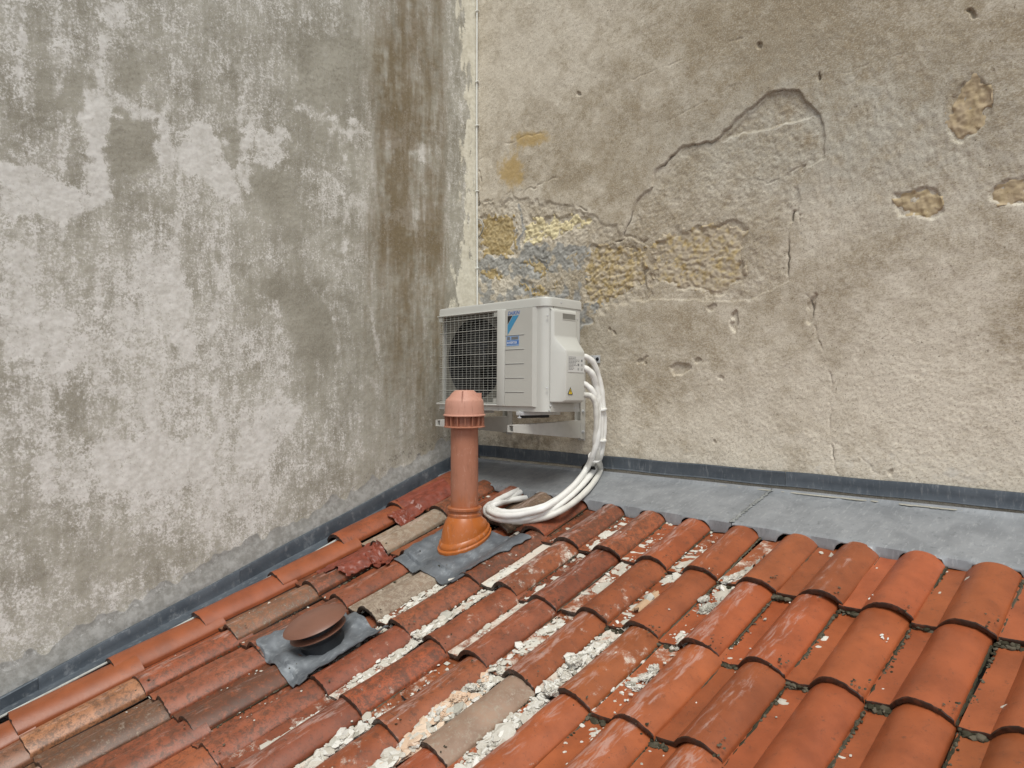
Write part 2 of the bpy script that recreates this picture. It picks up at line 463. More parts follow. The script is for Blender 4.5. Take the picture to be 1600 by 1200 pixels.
M_BIRD = plain('white_droppings', (.66, .65, .60), .8, .1, 60)

# ------------------------------------------------------------------ walls: dense relief grids
def wall_mesh(name, P, nrm, masks, mat, thick):
    """P: (ny,nx,3) points; nrm: outward direction; closes the slab behind"""
    ny, nx, _ = P.shape
    me = bpy.data.meshes.new(name)
    idx = np.arange(ny*nx).reshape(ny, nx)
    q = np.stack([idx[:-1, :-1], idx[:-1, 1:], idx[1:, 1:], idx[1:, :-1]], -1).reshape(-1, 4)
    # orientation
    a, b, c = P.reshape(-1, 3)[q[0, :3]]
    if np.dot(np.cross(b-a, c-a), nrm) < 0: q = q[:, ::-1]
    ring = np.concatenate([idx[0, :-1], idx[:-1, -1], idx[-1, :0:-1], idx[:0:-1, 0]])
    nb = len(ring); base = ny*nx
    back = P.reshape(-1, 3)[ring] - np.array(nrm)*thick
    side = np.stack([ring, np.roll(ring, -1), np.roll(np.arange(nb), -1)+base, np.arange(nb)+base], -1)
    V = np.concatenate([P.reshape(-1, 3), back]).astype(np.float32)
    Q = np.concatenate([q, side]).astype(np.int32)
    me.vertices.add(len(V)); me.vertices.foreach_set('co', V.ravel())
    nl = len(Q)*4 + nb
    me.loops.add(nl); me.loops.foreach_set('vertex_index', np.concatenate([Q.ravel(), np.arange(nb)+base]).astype(np.int32))
    me.polygons.add(len(Q)+1)
    me.polygons.foreach_set('loop_start', np.concatenate([np.arange(len(Q))*4, [len(Q)*4]]).astype(np.int32))
    me.polygons.foreach_set('loop_total', np.concatenate([np.full(len(Q), 4), [nb]]).astype(np.int32))
    sm = np.zeros(len(Q)+1, bool); sm[:len(q)] = True
    me.polygons.foreach_set('use_smooth', sm)
    me.materials.append(mat)
    me.update(calc_edges=True)
    for an, chans in masks.items():
        at = me.attributes.new(an, 'FLOAT_COLOR', 'POINT')
        d = np.zeros((len(V), 4), np.float32)
        for i, ch in enumerate(chans): d[:ny*nx, i] = ch.ravel()
        at.data.foreach_set('color', d.ravel())
    me.validate()
    return me
def axis(lo, hi, step, before, after):
    a = np.arange(lo, hi, step)
    pre = lo - np.array(before)[::-1] if before else np.array([])
    post = a[-1] + np.array(after) if after else np.array([])
    return np.concatenate([pre, a, post]), len(pre), len(post)

# ---- left wall (plane x = XW) --------------------------------------------------
def left_wall():
    ys, y0, y1 = axis(.42, YW+.02, .0052, [.1, .25, .5, .9, 1.4, 2.0], [])
    zs, z0, z1 = axis(-1.5, 2.42, .0052, [.1, .3, .7, 1.2], [.1, .3, .7])
    Y, Z = np.meshgrid(ys, zs); ny, nx = Y.shape
    pad = lambda a: np.pad(a, ((z0, z1), (y0, y1)), mode='reflect')
    fy, fx = ny-z0-z1, nx-y0-y1
    N = lambda lo, hi, seed, ay=1., ax=1.: pad(band(fy, fx, lo, hi, seed, ay, ax))
    px, py = to_px(np.full(Y.shape, XW), Y, Z)
    off = (Y < .42)
    wob = N(8, 60, 11)*5; wob2 = N(8, 60, 12)*5
    X_, Y_ = px+wob, py+wob2
    big = pad(fnoise(fy, fx, 2.4, 3)); streak = N(5, 120, 4, 7., 1.0); mid = N(6, 45, 5)
    stkw = N(3, 70, 24, 8., 1.0)
    white = .47 + .045*stkw + .075*big + .05*streak + .045*mid
    # fades to the right
    white -= .14*sst(px, 400, 660)
    white += .10*gauss(px, py, 60, 560, 330, 260) + .09*gauss(px, py, 250, 740, 380, 110) + .07*gauss(px, py, 420, 500, 160, 260) - .18*gauss(px, py, 120, 330, 70, 120)*0
    white += .08*gauss(px, py, 150, 30, 260, 90)
    white -= .16*gauss(px, py, 200, 220, 90, 70) + .20*gauss(px, py, 60, 200, 60, 60) + .22*gauss(px, py, 430, 300, 60, 90) + .18*gauss(px, py, 500, 130, 90, 110)
    white -= .16*gauss(px, py, 430, 455, 60, 40) + .16*gauss(px, py, 470, 560, 50, 120) + .14*gauss(px, py, 180, 880, 260, 50) + .12*gauss(px, py, 60, 800, 60, 60)
    patches = [
        ([(172, 176), (240, 186), (246, 266), (172, 272)], -.34), ([(338, 196), (378, 186), (378, 262), (356, 262)], -.36), ([(400, 268), (448, 266), (448, 316), (400, 314)], -.36),
        ([(402, 432), (440, 436), (440, 466), (406, 462)], -.34), ([(444, 446), (520, 440), (540, 560), (470, 560)], -.18), ([(210, 300), (262, 300), (270, 332), (220, 334)], -.22), ([(50, 100), (120, 110), (118, 170), (50, 190)], -.24), ([(180, 90), (222, 90), (220, 140), (182, 140)], -.28),
        ([(460, 60), (560, 50), (570, 150), (470, 150)], -.16), ([(80, 610), (180, 620), (170, 690), (90, 690)], -.20), ([(340, 590), (420, 560), (410, 630), (340, 650)], -.16),
        ([(128, 146), (150, 142), (174, 150), (170, 235), (165, 312), (148, 300), (136, 225)], .55),
        ([(172, 152), (205, 158), (262, 178), (268, 255), (248, 258), (246, 190), (208, 184), (174, 172)], .42),
        ([(302, 188), (336, 200), (352, 250), (371, 303), (346, 310), (336, 278), (300, 270), (270, 252), (272, 236), (300, 228)], .60),
        ([(380, 178), (398, 182), (396, 300), (382, 298)], .32),
        ([(404, 196), (464, 206), (460, 222), (440, 226), (444, 266), (404, 262)], .45),
        ([(455, 162), (530, 178), (572, 208), (560, 216), (500, 186), (455, 178)], .38),
        ([(0, 250), (60, 268), (86, 286), (165, 300), (166, 318), (95, 345), (0, 335)], .45),
        ([(264, 342), (284, 340), (296, 450), (304, 560), (280, 560), (262, 470)], .34),
        ([(60, 500), (110, 480), (140, 560), (80, 600), (20, 580)], .20),
        ([(150, 700), (330, 676), (330, 740), (250, 770), (150, 770)], .30),
        ([(372, 660), (420, 635), (470, 640), (440, 700), (380, 740)], .30),
        ([(60, 720), (150, 700), (150, 780), (60, 790)], .22),
        ([(152, 0), (186, 0), (182, 46), (160, 48)], .38),
        ([(648, 226), (672, 230), (670, 256), (650, 250)], .48), ([(590, 200), (640, 214), (640, 236), (592, 226)], .28),
        ([(610, 322), (684, 318), (680, 350), (616, 356)], .34), ([(544, 300), (576, 298), (572, 330), (540, 326)], .26),
        ([(170, 400), (265, 390), (262, 560), (180, 560)], .16), ([(0, 380), (60, 390), (66, 560), (0, 560)], .22),
        ([(300, 800), (420, 740), (440, 770), (330, 840)], .14)]
    for pl, a in patches:
        white += a*sst(poly_sd(X_, Y_, pl), -7, 9)
    for cx, a, yy0, yy1, wd in [(160, .25, 40, 320, 5), (330, .16, 330, 900, 5), (540, .16, 150, 480, 5), (96, .18, 100, 700, 4), (28, .2, 0, 500, 5),
                                (375, .15, 100, 330, 5), (440, .12, 440, 700, 6), (582, .2, 210, 640, 4), (650, .12, 0, 640, 4), (520, .15, 190, 620, 3), (230, .13, 560, 860, 6), (690, .16, 250, 650, 4)]:
        white += a*np.exp(-((px-cx+6*N(30, 200, int(cx)))/wd)**2)*sst(py, yy0-20, yy0+30)*(1-sst(py, yy1-60, yy1+10))*(1+.6*mid)
    stk = N(3, 60, 21, 9., 1.0)
    lean = px + .0*py
    brown = .64*np.exp(-((lean-645)/76)**2)*(1-.65*sst(py, 430, 720)) + .30*np.exp(-((lean-610)/22)**2)*sst(py, 20, 90)*(1-sst(py, 300, 420))
    brown += .34*gauss(px, py, 640, 375, 75, 40)+.25*gauss(px, py, 640, 160, 40, 110) + .16*gauss(px, py, 600, 600, 90, 120) + .18*np.exp(-((px-682)/14)**2)*sst(py, 230, 330)
    brown *= (1+.17*stk+.16*mid); brown -= .35*gauss(px, py, 655, 242, 30, 14)
    brown *= 1-sst(px, 690, 716)
    edge = np.interp(py, [-200, 0, 60, 130, 200, 300, 380, 440, 500, 640, 700, 900], [716, 718, 722, 728, 726, 729, 722, 712, 700, 722, 740, 740])
    cream = sst(px + 7*N(4, 50, 31, 3., 1.), edge-12, edge+16)*(1-.8*sst(py, 520, 660))
    # grey cement fillet above the flashing
    zl = (Y-.574)*.3263 - 1.262*1.0
    hgt = Z - zl                                  # height above the strip's top line
    cem = (1-sst(hgt+.02*N(10, 80, 41), .075, .115))*.9
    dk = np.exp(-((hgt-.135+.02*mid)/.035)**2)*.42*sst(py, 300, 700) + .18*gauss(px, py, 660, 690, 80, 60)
    hl = np.exp(-((hgt-.085+.018*N(10, 60, 43))/.022)**2)*.5*(1-sst(px, 280, 520))
    for m in (white, brown, cem, dk): m[off] *= .6
    disp = .0022*pad(fnoise(fy, fx, 3.4, 51)) + .00030*N(2, 14, 52) 
    disp += .0018*sst(cream, .4, .6) + .012*(1-sst(hgt, .0, .10))
    P = np.stack([XW+disp, Y, Z], -1)
    # trowel line / plaster skim edges
    me = wall_mesh('render_wall', P, (1, 0, 0), {'mask': [np.clip(white, 0, 1.2), np.clip(brown, 0, 1.2), cream, cem], 'mask2': [dk, hl]}, M_LEFT, .3)
    o = obj('render_wall', me)
    tag(o, 'grey render wall with white lime patches and brown streaks, beside the sloping roof edge', 'wall')
    return o
WL = left_wall()

# ---- right wall (plane y = YW) ---------------------------------------------------
STONES = [  # polygon (photo pixels on the wall), ridge direction, ridge strength, tone (pale, grey, pink)
    ([(750, 340), (770, 334), (804, 340), (805, 394), (790, 399), (762, 401), (750, 398)], None, .0, (0, 0, 0), -.007),
    ([(818, 352), (830, 342), (880, 337), (918, 340), (930, 345), (905, 358), (870, 370), (836, 379), (817, 384)], (1, .04), 1.1, (.72, 0, 0), -.006),
    ([(916, 388), (936, 382), (975, 385), (1009, 380), (1011, 420), (1008, 438), (968, 462), (938, 480), (912, 470), (914, 430)], (1, -.55), 1.35, (0, .45, 0), -.004),
    ([(1020, 372), (1060, 358), (1110, 352), (1150, 347), (1168, 358), (1158, 402), (1164, 430), (1125, 462), (1070, 452), (1018, 440)], (1, .10), 1.0, (.05, .78, 0), -.006),
    ([(752, 424), (766, 420), (782, 425), (780, 437), (766, 440), (753, 435)], None, .2, (0, 0, 0), .002),
    ([(808, 407), (838, 405), (853, 412), (852, 430), (838, 428), (824, 417), (810, 413)], None, .5, (0, .15, 0), .002),
    ([(808, 437), (820, 440), (834, 451), (852, 450), (856, 462), (832, 463), (814, 450)], None, .4, (0, .0, 0), .002),
    ([(862, 445), (876, 434), (880, 438), (866, 452)], None, .4, (0, .2, 0), .002),
    ([(884, 402), (902, 390), (905, 394), (888, 407)], None, .4, (0, .4, 0), .002),
    ([(1481, 168), (1497, 140), (1522, 116), (1548, 132), (1552, 165), (1546, 180), (1522, 212), (1500, 216), (1480, 206)], None, .9, (0, .1, .75), -.004),
    ([(1394, 306), (1430, 297), (1455, 295), (1474, 304), (1477, 330), (1462, 342), (1410, 340), (1400, 322)], None, .9, (.15, .1, .6), -.004),
    ([(1543, 296), (1572, 282), (1640, 270), (1640, 318), (1560, 322), (1546, 316)], None, .9, (.05, .2, .7), -.004)]
CRACK = [(975, 372), (984, 340), (999, 308), (1019, 292), (1020, 272), (1038, 252), (1053, 236), (1075, 226), (1097, 221), (1122, 215), (1135, 200), (1163, 178), (1183, 160), (1200, 148), (1222, 141), (1246, 139), (1258, 158), (1275, 170), (1284, 180)]
def right_wall():
    xs, x0, x1 = axis(XW, -.42, .0042, [], [.1, .3, .7, 1.2, 2.0])
    zs, z0, z1 = axis(-.66, 2.36, .0042, [.1, .3], [.1, .3, .8])
    X, Z = np.meshgrid(xs, zs); ny, nx = X.shape
    pad = lambda a: np.pad(a, ((z0, z1), (x0, x1)), mode='reflect')
    fy, fx = ny-z0-z1, nx-x0-x1
    N = lambda lo, hi, seed, ay=1., ax=1.: pad(band(fy, fx, lo, hi, seed, ay, ax))
    px, py = to_px(X, np.full(X.shape, YW), Z)
    w1, w2 = N(9, 70, 101), N(9, 70, 102)
    cv_ = np.clip(.55+.5*N(10, 60, 103), .08, 1.1)
    Xw, Yw = px+3.0*w1, py+3.0*w2
    big = pad(fnoise(fy, fx, 2.6, 103)); mid = N(8, 70, 104); fine = N(2.0, 8, 105)
    diag = N(5, 60, 106, 1.0, 1.0)
    # tone: pale at the foot and upper corner, browner across the middle and top
    tone = .47 + .15*big + .08*mid
    tone += .30*sst(py, 480, 700) + .18*gauss(px, py, 800, 60, 170, 150) + .15*gauss(px, py, 1130, 270, 160, 90)
    tone -= .24*gauss(px, py, 1120, 60, 220, 60) + .26*gauss(px, py, 960, 200, 110, 60) + .32*gauss(px, py, 930, 285, 110, 45) + .34*gauss(px, py, 1400, 140, 280, 150) + .14*gauss(px, py, 1560, 60, 160, 80) + .22*gauss(px, py, 1280, 420, 110, 55)+.16*gauss(px, py, 1450, 370, 180, 40)
    tone -= .22*gauss(px, py, 890, 690, 110, 45)
    grey = .75*gauss(px, py, 1350, 210, 260, 130)*(1+.3*mid) + .25*gauss(px, py, 1130, 250, 130, 60)+.2*gauss(px, py, 800, 520, 500, 100)
    ochre = .80*gauss(px, py, 800, 268, 28, 36) + .72*gauss(px, py, 833, 216, 40, 16) + .35*gauss(px, py, 850, 385, 70, 8) + .4*gauss(px, py, 880, 335, 55, 10) + .22*gauss(px, py, 1000, 170, 120, 60) + .3*gauss(px, py, 960, 460, 70, 30) + .25*gauss(px, py, 1100, 400, 60, 40)
    mort = sst(poly_sd(Xw, Yw, [(748, 398), (806, 396), (808, 320), (820, 322), (818, 384), (872, 376), (920, 384), (914, 430), (905, 470), (940, 480), (925, 500), (905, 520), (860, 470), (748, 480)]), -4, 6)*(.85+.25*mid)
    mort -= .9*gauss(px, py, 780, 445, 16, 22) + .7*gauss(px, py, 885, 445, 26, 30) + .35*gauss(px, py, 845, 440, 60, 20)
    mort += .4*gauss(px, py, 960, 470, 40, 20)+.3*gauss(px, py, 1160, 465, 30, 8)+.3*gauss(px, py, 1275, 490, 12, 26) + .22*gauss(px, py, 920, 510, 40, 20)
    white = .28*gauss(px, py, 1010, 520, 140, 40) + .25*sst(py, 560, 740)*(.8+.5*mid) + .3*gauss(px, py, 790, 450, 30, 30) + .30*gauss(px, py, 1440, 740, 160, 16)
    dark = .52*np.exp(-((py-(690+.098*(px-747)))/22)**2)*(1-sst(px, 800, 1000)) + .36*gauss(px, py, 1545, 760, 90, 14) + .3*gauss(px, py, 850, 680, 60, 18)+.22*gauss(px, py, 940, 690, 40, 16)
    pale = np.zeros_like(px)
    # ---------------- relief (metres, positive = towards the courtyard)
    disp = .0030*pad(fnoise(fy, fx, 3.4, 110)) + .00032*fine*(.5+.8*sst(py, 430, 620)) + .00025*N(4, 18, 111)
    tex = gauss(px, py, 1400, 230, 230, 170)
    disp += .0009*tex*N(3, 14, 112, 2.0, 1.0)
    # fallen coat under the long crack
    fall = CRACK + [(1290, 215), (1288, 250), (1262, 262), (1246, 290), (1250, 330), (1236, 345), (1232, 440), (1170, 470), (1120, 470), (1016, 468), (1012, 385), (985, 372)]
    sd = poly_sd(Xw*.35+px*.65, Yw*.35+py*.65, fall)
    topd = seg_dist(px, py, CRACK)
    depth = (.003+.0065*np.exp(-topd/60))
    disp -= depth*sst(sd, -.5, .9)
    tri = [(1130, 216), (1160, 186), (1200, 150), (1246, 140), (1284, 180), (1240, 190), (1190, 204)]
    disp -= .0045*sst(poly_sd(Xw*.3+px*.7, Yw*.3+py*.7, tri), -.5, 2.5)
    pale += .8*np.exp(-(seg_dist(Xw, Yw, [(1128, 220), (1190, 205), (1240, 190), (1284, 178)])/2.2)**2)  # pale line painted along the ridge edge as its highlight
    for pl, wd, dp in [(CRACK, .95, .007), ([(1284, 180), (1290, 212), (1288, 240)], .9, .005), ([(1258, 256), (1244, 272), (1240, 290), (1246, 308)], 1.5, .008),
                       ([(1142, 278), (1156, 266), (1178, 274), (1196, 288), (1230, 272), (1256, 256)], 1.0, .004), ([(750, 318), (800, 303), (850, 285), (870, 276)], 1.0, .004),
                       ([(748, 320), (770, 314)], 2.0, .010), ([(1232, 350), (1240, 330), (1252, 336)], 2.2, .012), ([(1236, 345), (1232, 395), (1232, 438)], 1.5, .008), ([(1250, 340), (1252, 380)], 1.0, .005),
                       ([(1258, 460), (1270, 478), (1276, 520), (1290, 560), (1299, 588), (1297, 660), (1302, 730), (1320, 748)], 1.0, .005), ([(1300, 690), (1330, 700), (1372, 738)], .8, .003),
                       ([(914, 388), (950, 384), (968, 376), (985, 372)], 1.4, .006), ([(880, 320), (900, 320), (915, 328)], 1.2, .005), ([(1165, 470), (1200, 462), (1232, 440)], 2.0, .006),
                       ([(748, 270), (752, 300), (748, 316)], 1.6, .010), ([(985, 350), (1000, 345), (1020, 352), (1110, 342)], .9, .003), ([(1300, 120), (1340, 108), (1420, 80)], .9, .002), ([(750, 250), (780, 230), (850, 205)], 1.2, .003),
                       ([(1040, 190), (1120, 150), (1160, 130)], .9, .002), ([(970, 130), (1060, 96), (1160, 60)], 1.0, .0025)]:
        d = seg_dist(Xw*.5+px*.5, Yw*.5+py*.5, pl)
        cw = np.maximum(cv_, .62) if pl is CRACK else cv_
        disp -= dp*cw*np.exp(-(d/wd)**2)
        if dp > .0045: dark += .85*cw*np.exp(-(d/(wd*1.0))**2)
    # broken lower-left area where the coat has come off the stones
    low = poly_sd(Xw, Yw, [(746, 322), (800, 310), (880, 318), (935, 338), (985, 372), (1012, 380), (1018, 440), (1016, 468), (960, 480), (925, 505), (880, 520), (746, 500)])
    disp -= .007*sst(low, -2, 5)
    rough = N(2.5, 22, 120)
    disp += .0012*rough*sst(low, 0, 8) + .0008*rough*sst(sd, 0, 10)
    for st in STONES:
        disp -= .008*sst(poly_sd(Xw, Yw, st[0]), -2., 5.0)
    for cx, cy, rx, ry, dp in [(1061, 578, 13, 11, .012), (1147, 500, 6, 17, .012), (1091, 566, 5, 8, .008), (1268, 484, 7, 24, .010), (1285, 120, 3, 7, .02), (1517, 22, 8, 5, .012), (1112, 483, 6, 7, .006),
                               (1186, 73, 3, 3, .012), (905, 145, 3, 3, .012), (1102, 460, 6, 5, .005), (955, 520, 4, 5, .008), (1128, 590, 4, 4, .006), (1002, 560, 4, 4, .006), (1398, 732, 4, 4, .008), (1118, 692, 3, 3, .01), (848, 400, 5, 3, .006)]:
        m = sst(1.15-np.hypot((Xw-cx)/rx, (Yw-cy)/ry), 0, .35)
        disp -= dp*m; dark += .42*m
    tone += .25*np.clip(np.gradient(disp, axis=0)*60, -.5, .5)*0
    global WD
    WD = (xs, zs, disp)
    P = np.stack([X, YW-disp, Z], -1)
    me = wall_mesh('roughcast_wall', P, (0, -1, 0), {'mask': [tone, np.clip(ochre, 0, 1), np.clip(mort, 0, 1), pale], 'mask2': [np.clip(grey, 0, 1), np.clip(white, 0, 1), np.clip(dark, 0, 1)]}, M_RIGHT, .3)
    o = obj('roughcast_wall', me)
    tag(o, 'tan roughcast wall with long cracks and exposed ochre stones, behind the air conditioner', 'wall')
    return o
WR = right_wall()
def stone(si):
    pl, ridge, rs, tone, proud = STONES[si]
    q = [onY(x, y, YW) for x, y in pl]
    lox, hix = min(p[0] for p in q), max(p[0] for p in q); loz, hiz = min(p[2] for p in q), max(p[2] for p in q)
    st = .0045
    xs = np.arange(lox-.02, hix+.02, st); zs = np.arange(loz-.02, hiz+.02, st)
    X, Z = np.meshgrid(xs, zs); ny, nx = X.shape
    px, py = to_px(X, np.full(X.shape, YW), Z)
    n1 = band(ny, nx, 3, 20, 300+si); n2 = band(ny, nx, 2, 8, 400+si)
    sd = poly_sd(px+3.2*band(ny, nx, 5, 30, 520+si), py+3.2*band(ny, nx, 5, 30, 500+si), pl)
    tv = band(ny, nx, 4, 26, 560+si)
    ix = np.clip(np.searchsorted(WD[0], xs), 0, len(WD[0])-1); iz = np.clip(np.searchsorted(WD[1], zs), 0, len(WD[1])-1)
    h0 = WD[2][np.ix_(iz, ix)]
    h = .0030 + .0007*n1 + .00025*n2*(1+rs)
    if ridge:
        c = (py*ridge[0]-px*ridge[1])/math.hypot(*ridge)
        ph = c/(3.6 if si != 1 else 2.6) + .95*band(ny, nx, 16, 90, 600+si)
        h = h + .0014*band(ny, nx, 8, 50, 630+si)
        rv = np.clip(.45+.5*band(ny, nx, 8, 40, 650+si), 0, 1)
        h = h + .0048*rs*rv*(np.abs(np.sin(ph))-.5) + .0003*rs*n2
    elif rs: h = h + .0016*rs*band(ny, nx, 3, 18, 700+si, 1.8, 1.)
    h = np.clip(h, -.001, .009)
    h = h0 + h*np.clip(sd/5., 0, 1) - .0025*(1-np.clip(sd/4., 0, 1))
    ins = sd > 0
    cell = ins[:-1, :-1] & ins[1:, :-1] & ins[:-1, 1:] & ins[1:, 1:]
    idx = -np.ones((ny, nx), int); V = []; Fc = []; TV = []
    for j, i in np.argwhere(cell):
        f = []
        for a, b in ((j, i), (j, i+1), (j+1, i+1), (j+1, i)):
            if idx[a, b] < 0:
                idx[a, b] = len(V); V.append((X[a, b], YW-h[a, b], Z[a, b])); TV.append(tv[a, b])
            f.append(int(idx[a, b]))
        Fc.append(tuple(f))
    edges = {}
    for f in Fc:
        for k in range(4):
            e = (f[k], f[(k+1) % 4]); edges[e] = True
    nb = {}
    for a, b in list(edges):
        if (b, a) not in edges:
            for v in (a, b):
                if v not in nb:
                    nb[v] = len(V); V.append((V[v][0], YW+.03, V[v][2]))
            Fc.append((b, a, nb[a], nb[b]))
    me = mesh('stone', V, Fc, M_STONE, 60)
    at = me.attributes.new('tone', 'FLOAT_COLOR', 'POINT')
    pn = np.random.default_rng(si)
    d = np.zeros((len(V), 4), np.float32); d[:, :3] = tone; TV = np.array(TV+[0]*(len(V)-len(TV)))[:, None]
    d[:, :3] = np.clip(d[:, :3]*(1+.18*TV)+(.28*TV if tone[1] > .3 else 0)*np.array([0, 1, 0]), 0, 1); d[:, 3] = 1
    at.data.foreach_set('color', d.ravel())
    return obj('stone', me, WR)
for i in range(len(STONES)): stone(i)

# ------------------------------------------------------------------ tiled roof
roof = empty('tiled_roof', roofP(-.3, -1.2, 0))
tag(roof, 'sloping roof of interlocking orange clay barrel tiles dusted with white mortar', 'roof')
bpy.context.view_layer.update()
RB = Matrix(((1, 0, 0), (0, RV[1], RN[1]), (0, RV[2], RN[2])))     # roof frame (u, v, n) -> world
def into_roof(o):
    o.parent = roof; o.matrix_parent_inverse = roof.matrix_world.inverted(); return o
dv = [roofP(u, v, h) for h in (-.035, -.10) for v in (-3.7, -2.9, -2.2, -1.5, -.8, 0, .5, .72) for u in np.linspace(-1.45, 2.9, 12)]
nv, nu = 8, 12
df = []
for l in range(2):
    for j in range(nv-1):
        for i in range(nu-1):
            a = l*nv*nu+j*nu+i; q = (a, a+1, a+nu+1, a+nu); df.append(q if l == 0 else q[::-1])
for j in range(nv-1):
    for i in (0, nu-1):
        a = j*nu+i; df.append((a, a+nu, a+nu+nv*nu, a+nv*nu))
for i in range(nu-1):
    for j in (0, nv-1):
        a = j*nu+i; df.append((a, a+1, a+1+nv*nu, a+nv*nu))
into_roof(obj('roof_deck', mesh('roof_deck', dv, df, M_DECK)))

def prof(x, verge=False):
    """top surface height across a tile, x from -TD to 0"""
    if verge:
        s = (x+.085)/.085
        return .058-.040*abs(s)**2.3
    if x < -.150: return .011 + .002*((x+.185)/.035)**2
    if x < -.080:
        s = (-.080-x)/.070
        return .056-.041*s**2.1
    s = (x+.080)/.080
    return .056-.036*abs(s)**2.25
def env(u, v=None):
    """top of the tiles at across-position u"""
    x = ((u/TD) % 1.0)*TD-TD
    return prof(x)
LEN = .445
def tile_mesh(seed, verge=False):
    rg = np.random.default_rng(seed)
    TH = .0165
    xs = list(np.linspace(-TD, -.152, 6))+list(np.linspace(-.144, -.006, 17))+[-.002, 0.0]
    if verge: xs = [-.170, -.167]+list(np.linspace(-.160, -.008, 17))+[-.002, 0.0]
    vs = [q for q in (0.0, .0025, .007, .05, .12, .19, .26, .33, .40) if q < LEN-.01]+[LEN]
    amp = rg.uniform(.6, 1.3); ph = rg.uniform(0, 6, 4)
    V = []; nx = len(xs)
    def top(x, v, i):
        h = prof(x, verge)
        h += .0012*amp*math.sin(v*14+ph[0]+x*20)+.0008*math.sin(v*31+ph[1]-x*45)
        h *= 1+.05*math.exp(-(v/.05)**2)
        if i >= nx-1: h -= .002
        return h+.0175*(1-v/LEN)
    lipw = [.0012*rg.standard_normal() for _ in xs]
    for jv, v in enumerate(vs):
        for i, x in enumerate(xs):
            h = top(x, v, i); vv = v
            if jv == 0: h -= .0035
            if jv <= 1: vv = v+lipw[i]+.002*math.sin(x*40+ph[2])
            xx = x*(1+.012*math.sin(v*7+ph[3]))
            V.append((xx, vv, h))
    nT = len(V)
    for v in (0.0, LEN):
        for i, x in enumerate(xs):
            vv = v+(lipw[i]+.002*math.sin(x*40+ph[2]) if v == 0 else 0)
            V.append((x*(1+.012*math.sin(v*7+ph[3])), vv+(.001 if v == 0 else 0), top(x, v, i)-TH*(1.0 if x > -.16 or verge else .95)-(.0015 if v == 0 else 0)))
    F_ = []; mi = []
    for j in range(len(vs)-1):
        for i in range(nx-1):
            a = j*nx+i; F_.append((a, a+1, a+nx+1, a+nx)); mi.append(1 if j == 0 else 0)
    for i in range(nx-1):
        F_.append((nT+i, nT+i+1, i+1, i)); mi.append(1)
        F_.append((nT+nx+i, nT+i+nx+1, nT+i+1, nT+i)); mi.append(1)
    # right edge drop, left edge
    rgt = [j*nx+nx-1 for j in range(len(vs))]
    lft = [j*nx for j in range(len(vs))]
    b0 = len(V)
    for j, v in enumerate(vs):
        q = V[rgt[j]]; V.append((q[0]+.0005, q[1], q[2]-.0125))
        q = V[lft[j]]; V.append((q[0], q[1], q[2]-.0125 - (.02 if verge else 0)))
    for j in range(len(vs)-1):
        F_.append((rgt[j], b0+2*j, b0+2*j+2, rgt[j+1])); mi.append(0)
        F_.append((lft[j+1], b0+2*j+3, b0+2*j+1, lft[j])); mi.append(0)
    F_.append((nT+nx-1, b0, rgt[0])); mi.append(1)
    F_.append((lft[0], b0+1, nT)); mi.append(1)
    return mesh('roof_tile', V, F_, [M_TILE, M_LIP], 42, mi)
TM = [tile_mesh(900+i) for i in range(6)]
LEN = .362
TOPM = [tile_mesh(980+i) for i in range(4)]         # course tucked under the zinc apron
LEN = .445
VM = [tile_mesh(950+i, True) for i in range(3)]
JIT = {(7, 1): (.0034, -.0084), (7, 2): (-.0104, .0011), (6, 1): (.0043, -.0021), (6, 2): (-.0042, -.0057), (5, 1): (.0138, .0013), (5, 2): (-.0032, -.0042), (4, 1): (.0104, -.0017), (4, 2): (0, .0005), (4, 3): (.0117, -.0034), (3, 1): (.0002, .0039), (3, 2): (-.0071, .0045), (3, 3): (.0033, .0052), (2, 1): (.004, .0014), (2, 2): (-.0012, .0029), (2, 3): (-.0014, -.0041), (1, 1): (-.0025, .0045), (1, 2): (-.0136, -.0064), (1, 3): (-.0093, .0027), (1, 4): (.0027, -.0051), (0, 1): (-.004, .0028), (0, 2): (-.0083, .0014), (0, 3): (.0035, -.0043), (0, 4): (.0048, .0044), (-1, 1): (-.0122, .0331), (-1, 2): (-.0038, -.008), (-1, 3): (-.0026, -.0023), (-1, 4): (.0166, .0068), (-2, 3): (.0035, -.002), (-3, 3): (.0017, -.0012), (-3, 5): (.01, .0038), (-4, 3): (-.022, 0), (-4, 4): (-.0243, -.0023), (-4, 5): (-.0104, 0)}
ORANGE, RED, DKRED, TAN, GREY, BRN = (.290, .077, .027), (.275, .076, .030), (.235, .069, .031), (.33, .155, .070), (.25, .17, .115), (.24, .11, .055)
SPECIAL = {(-4, 2): ('g', .62), (-2, 3): ('g', .72), (2, 4): ('g', .42), (-4, 4): ('t', .35), (-4, 6): ('tt', .2), (-3, 6): ('t', .3), (-1, 1): ('d', .2), (-2, 1): ('g', .35)}
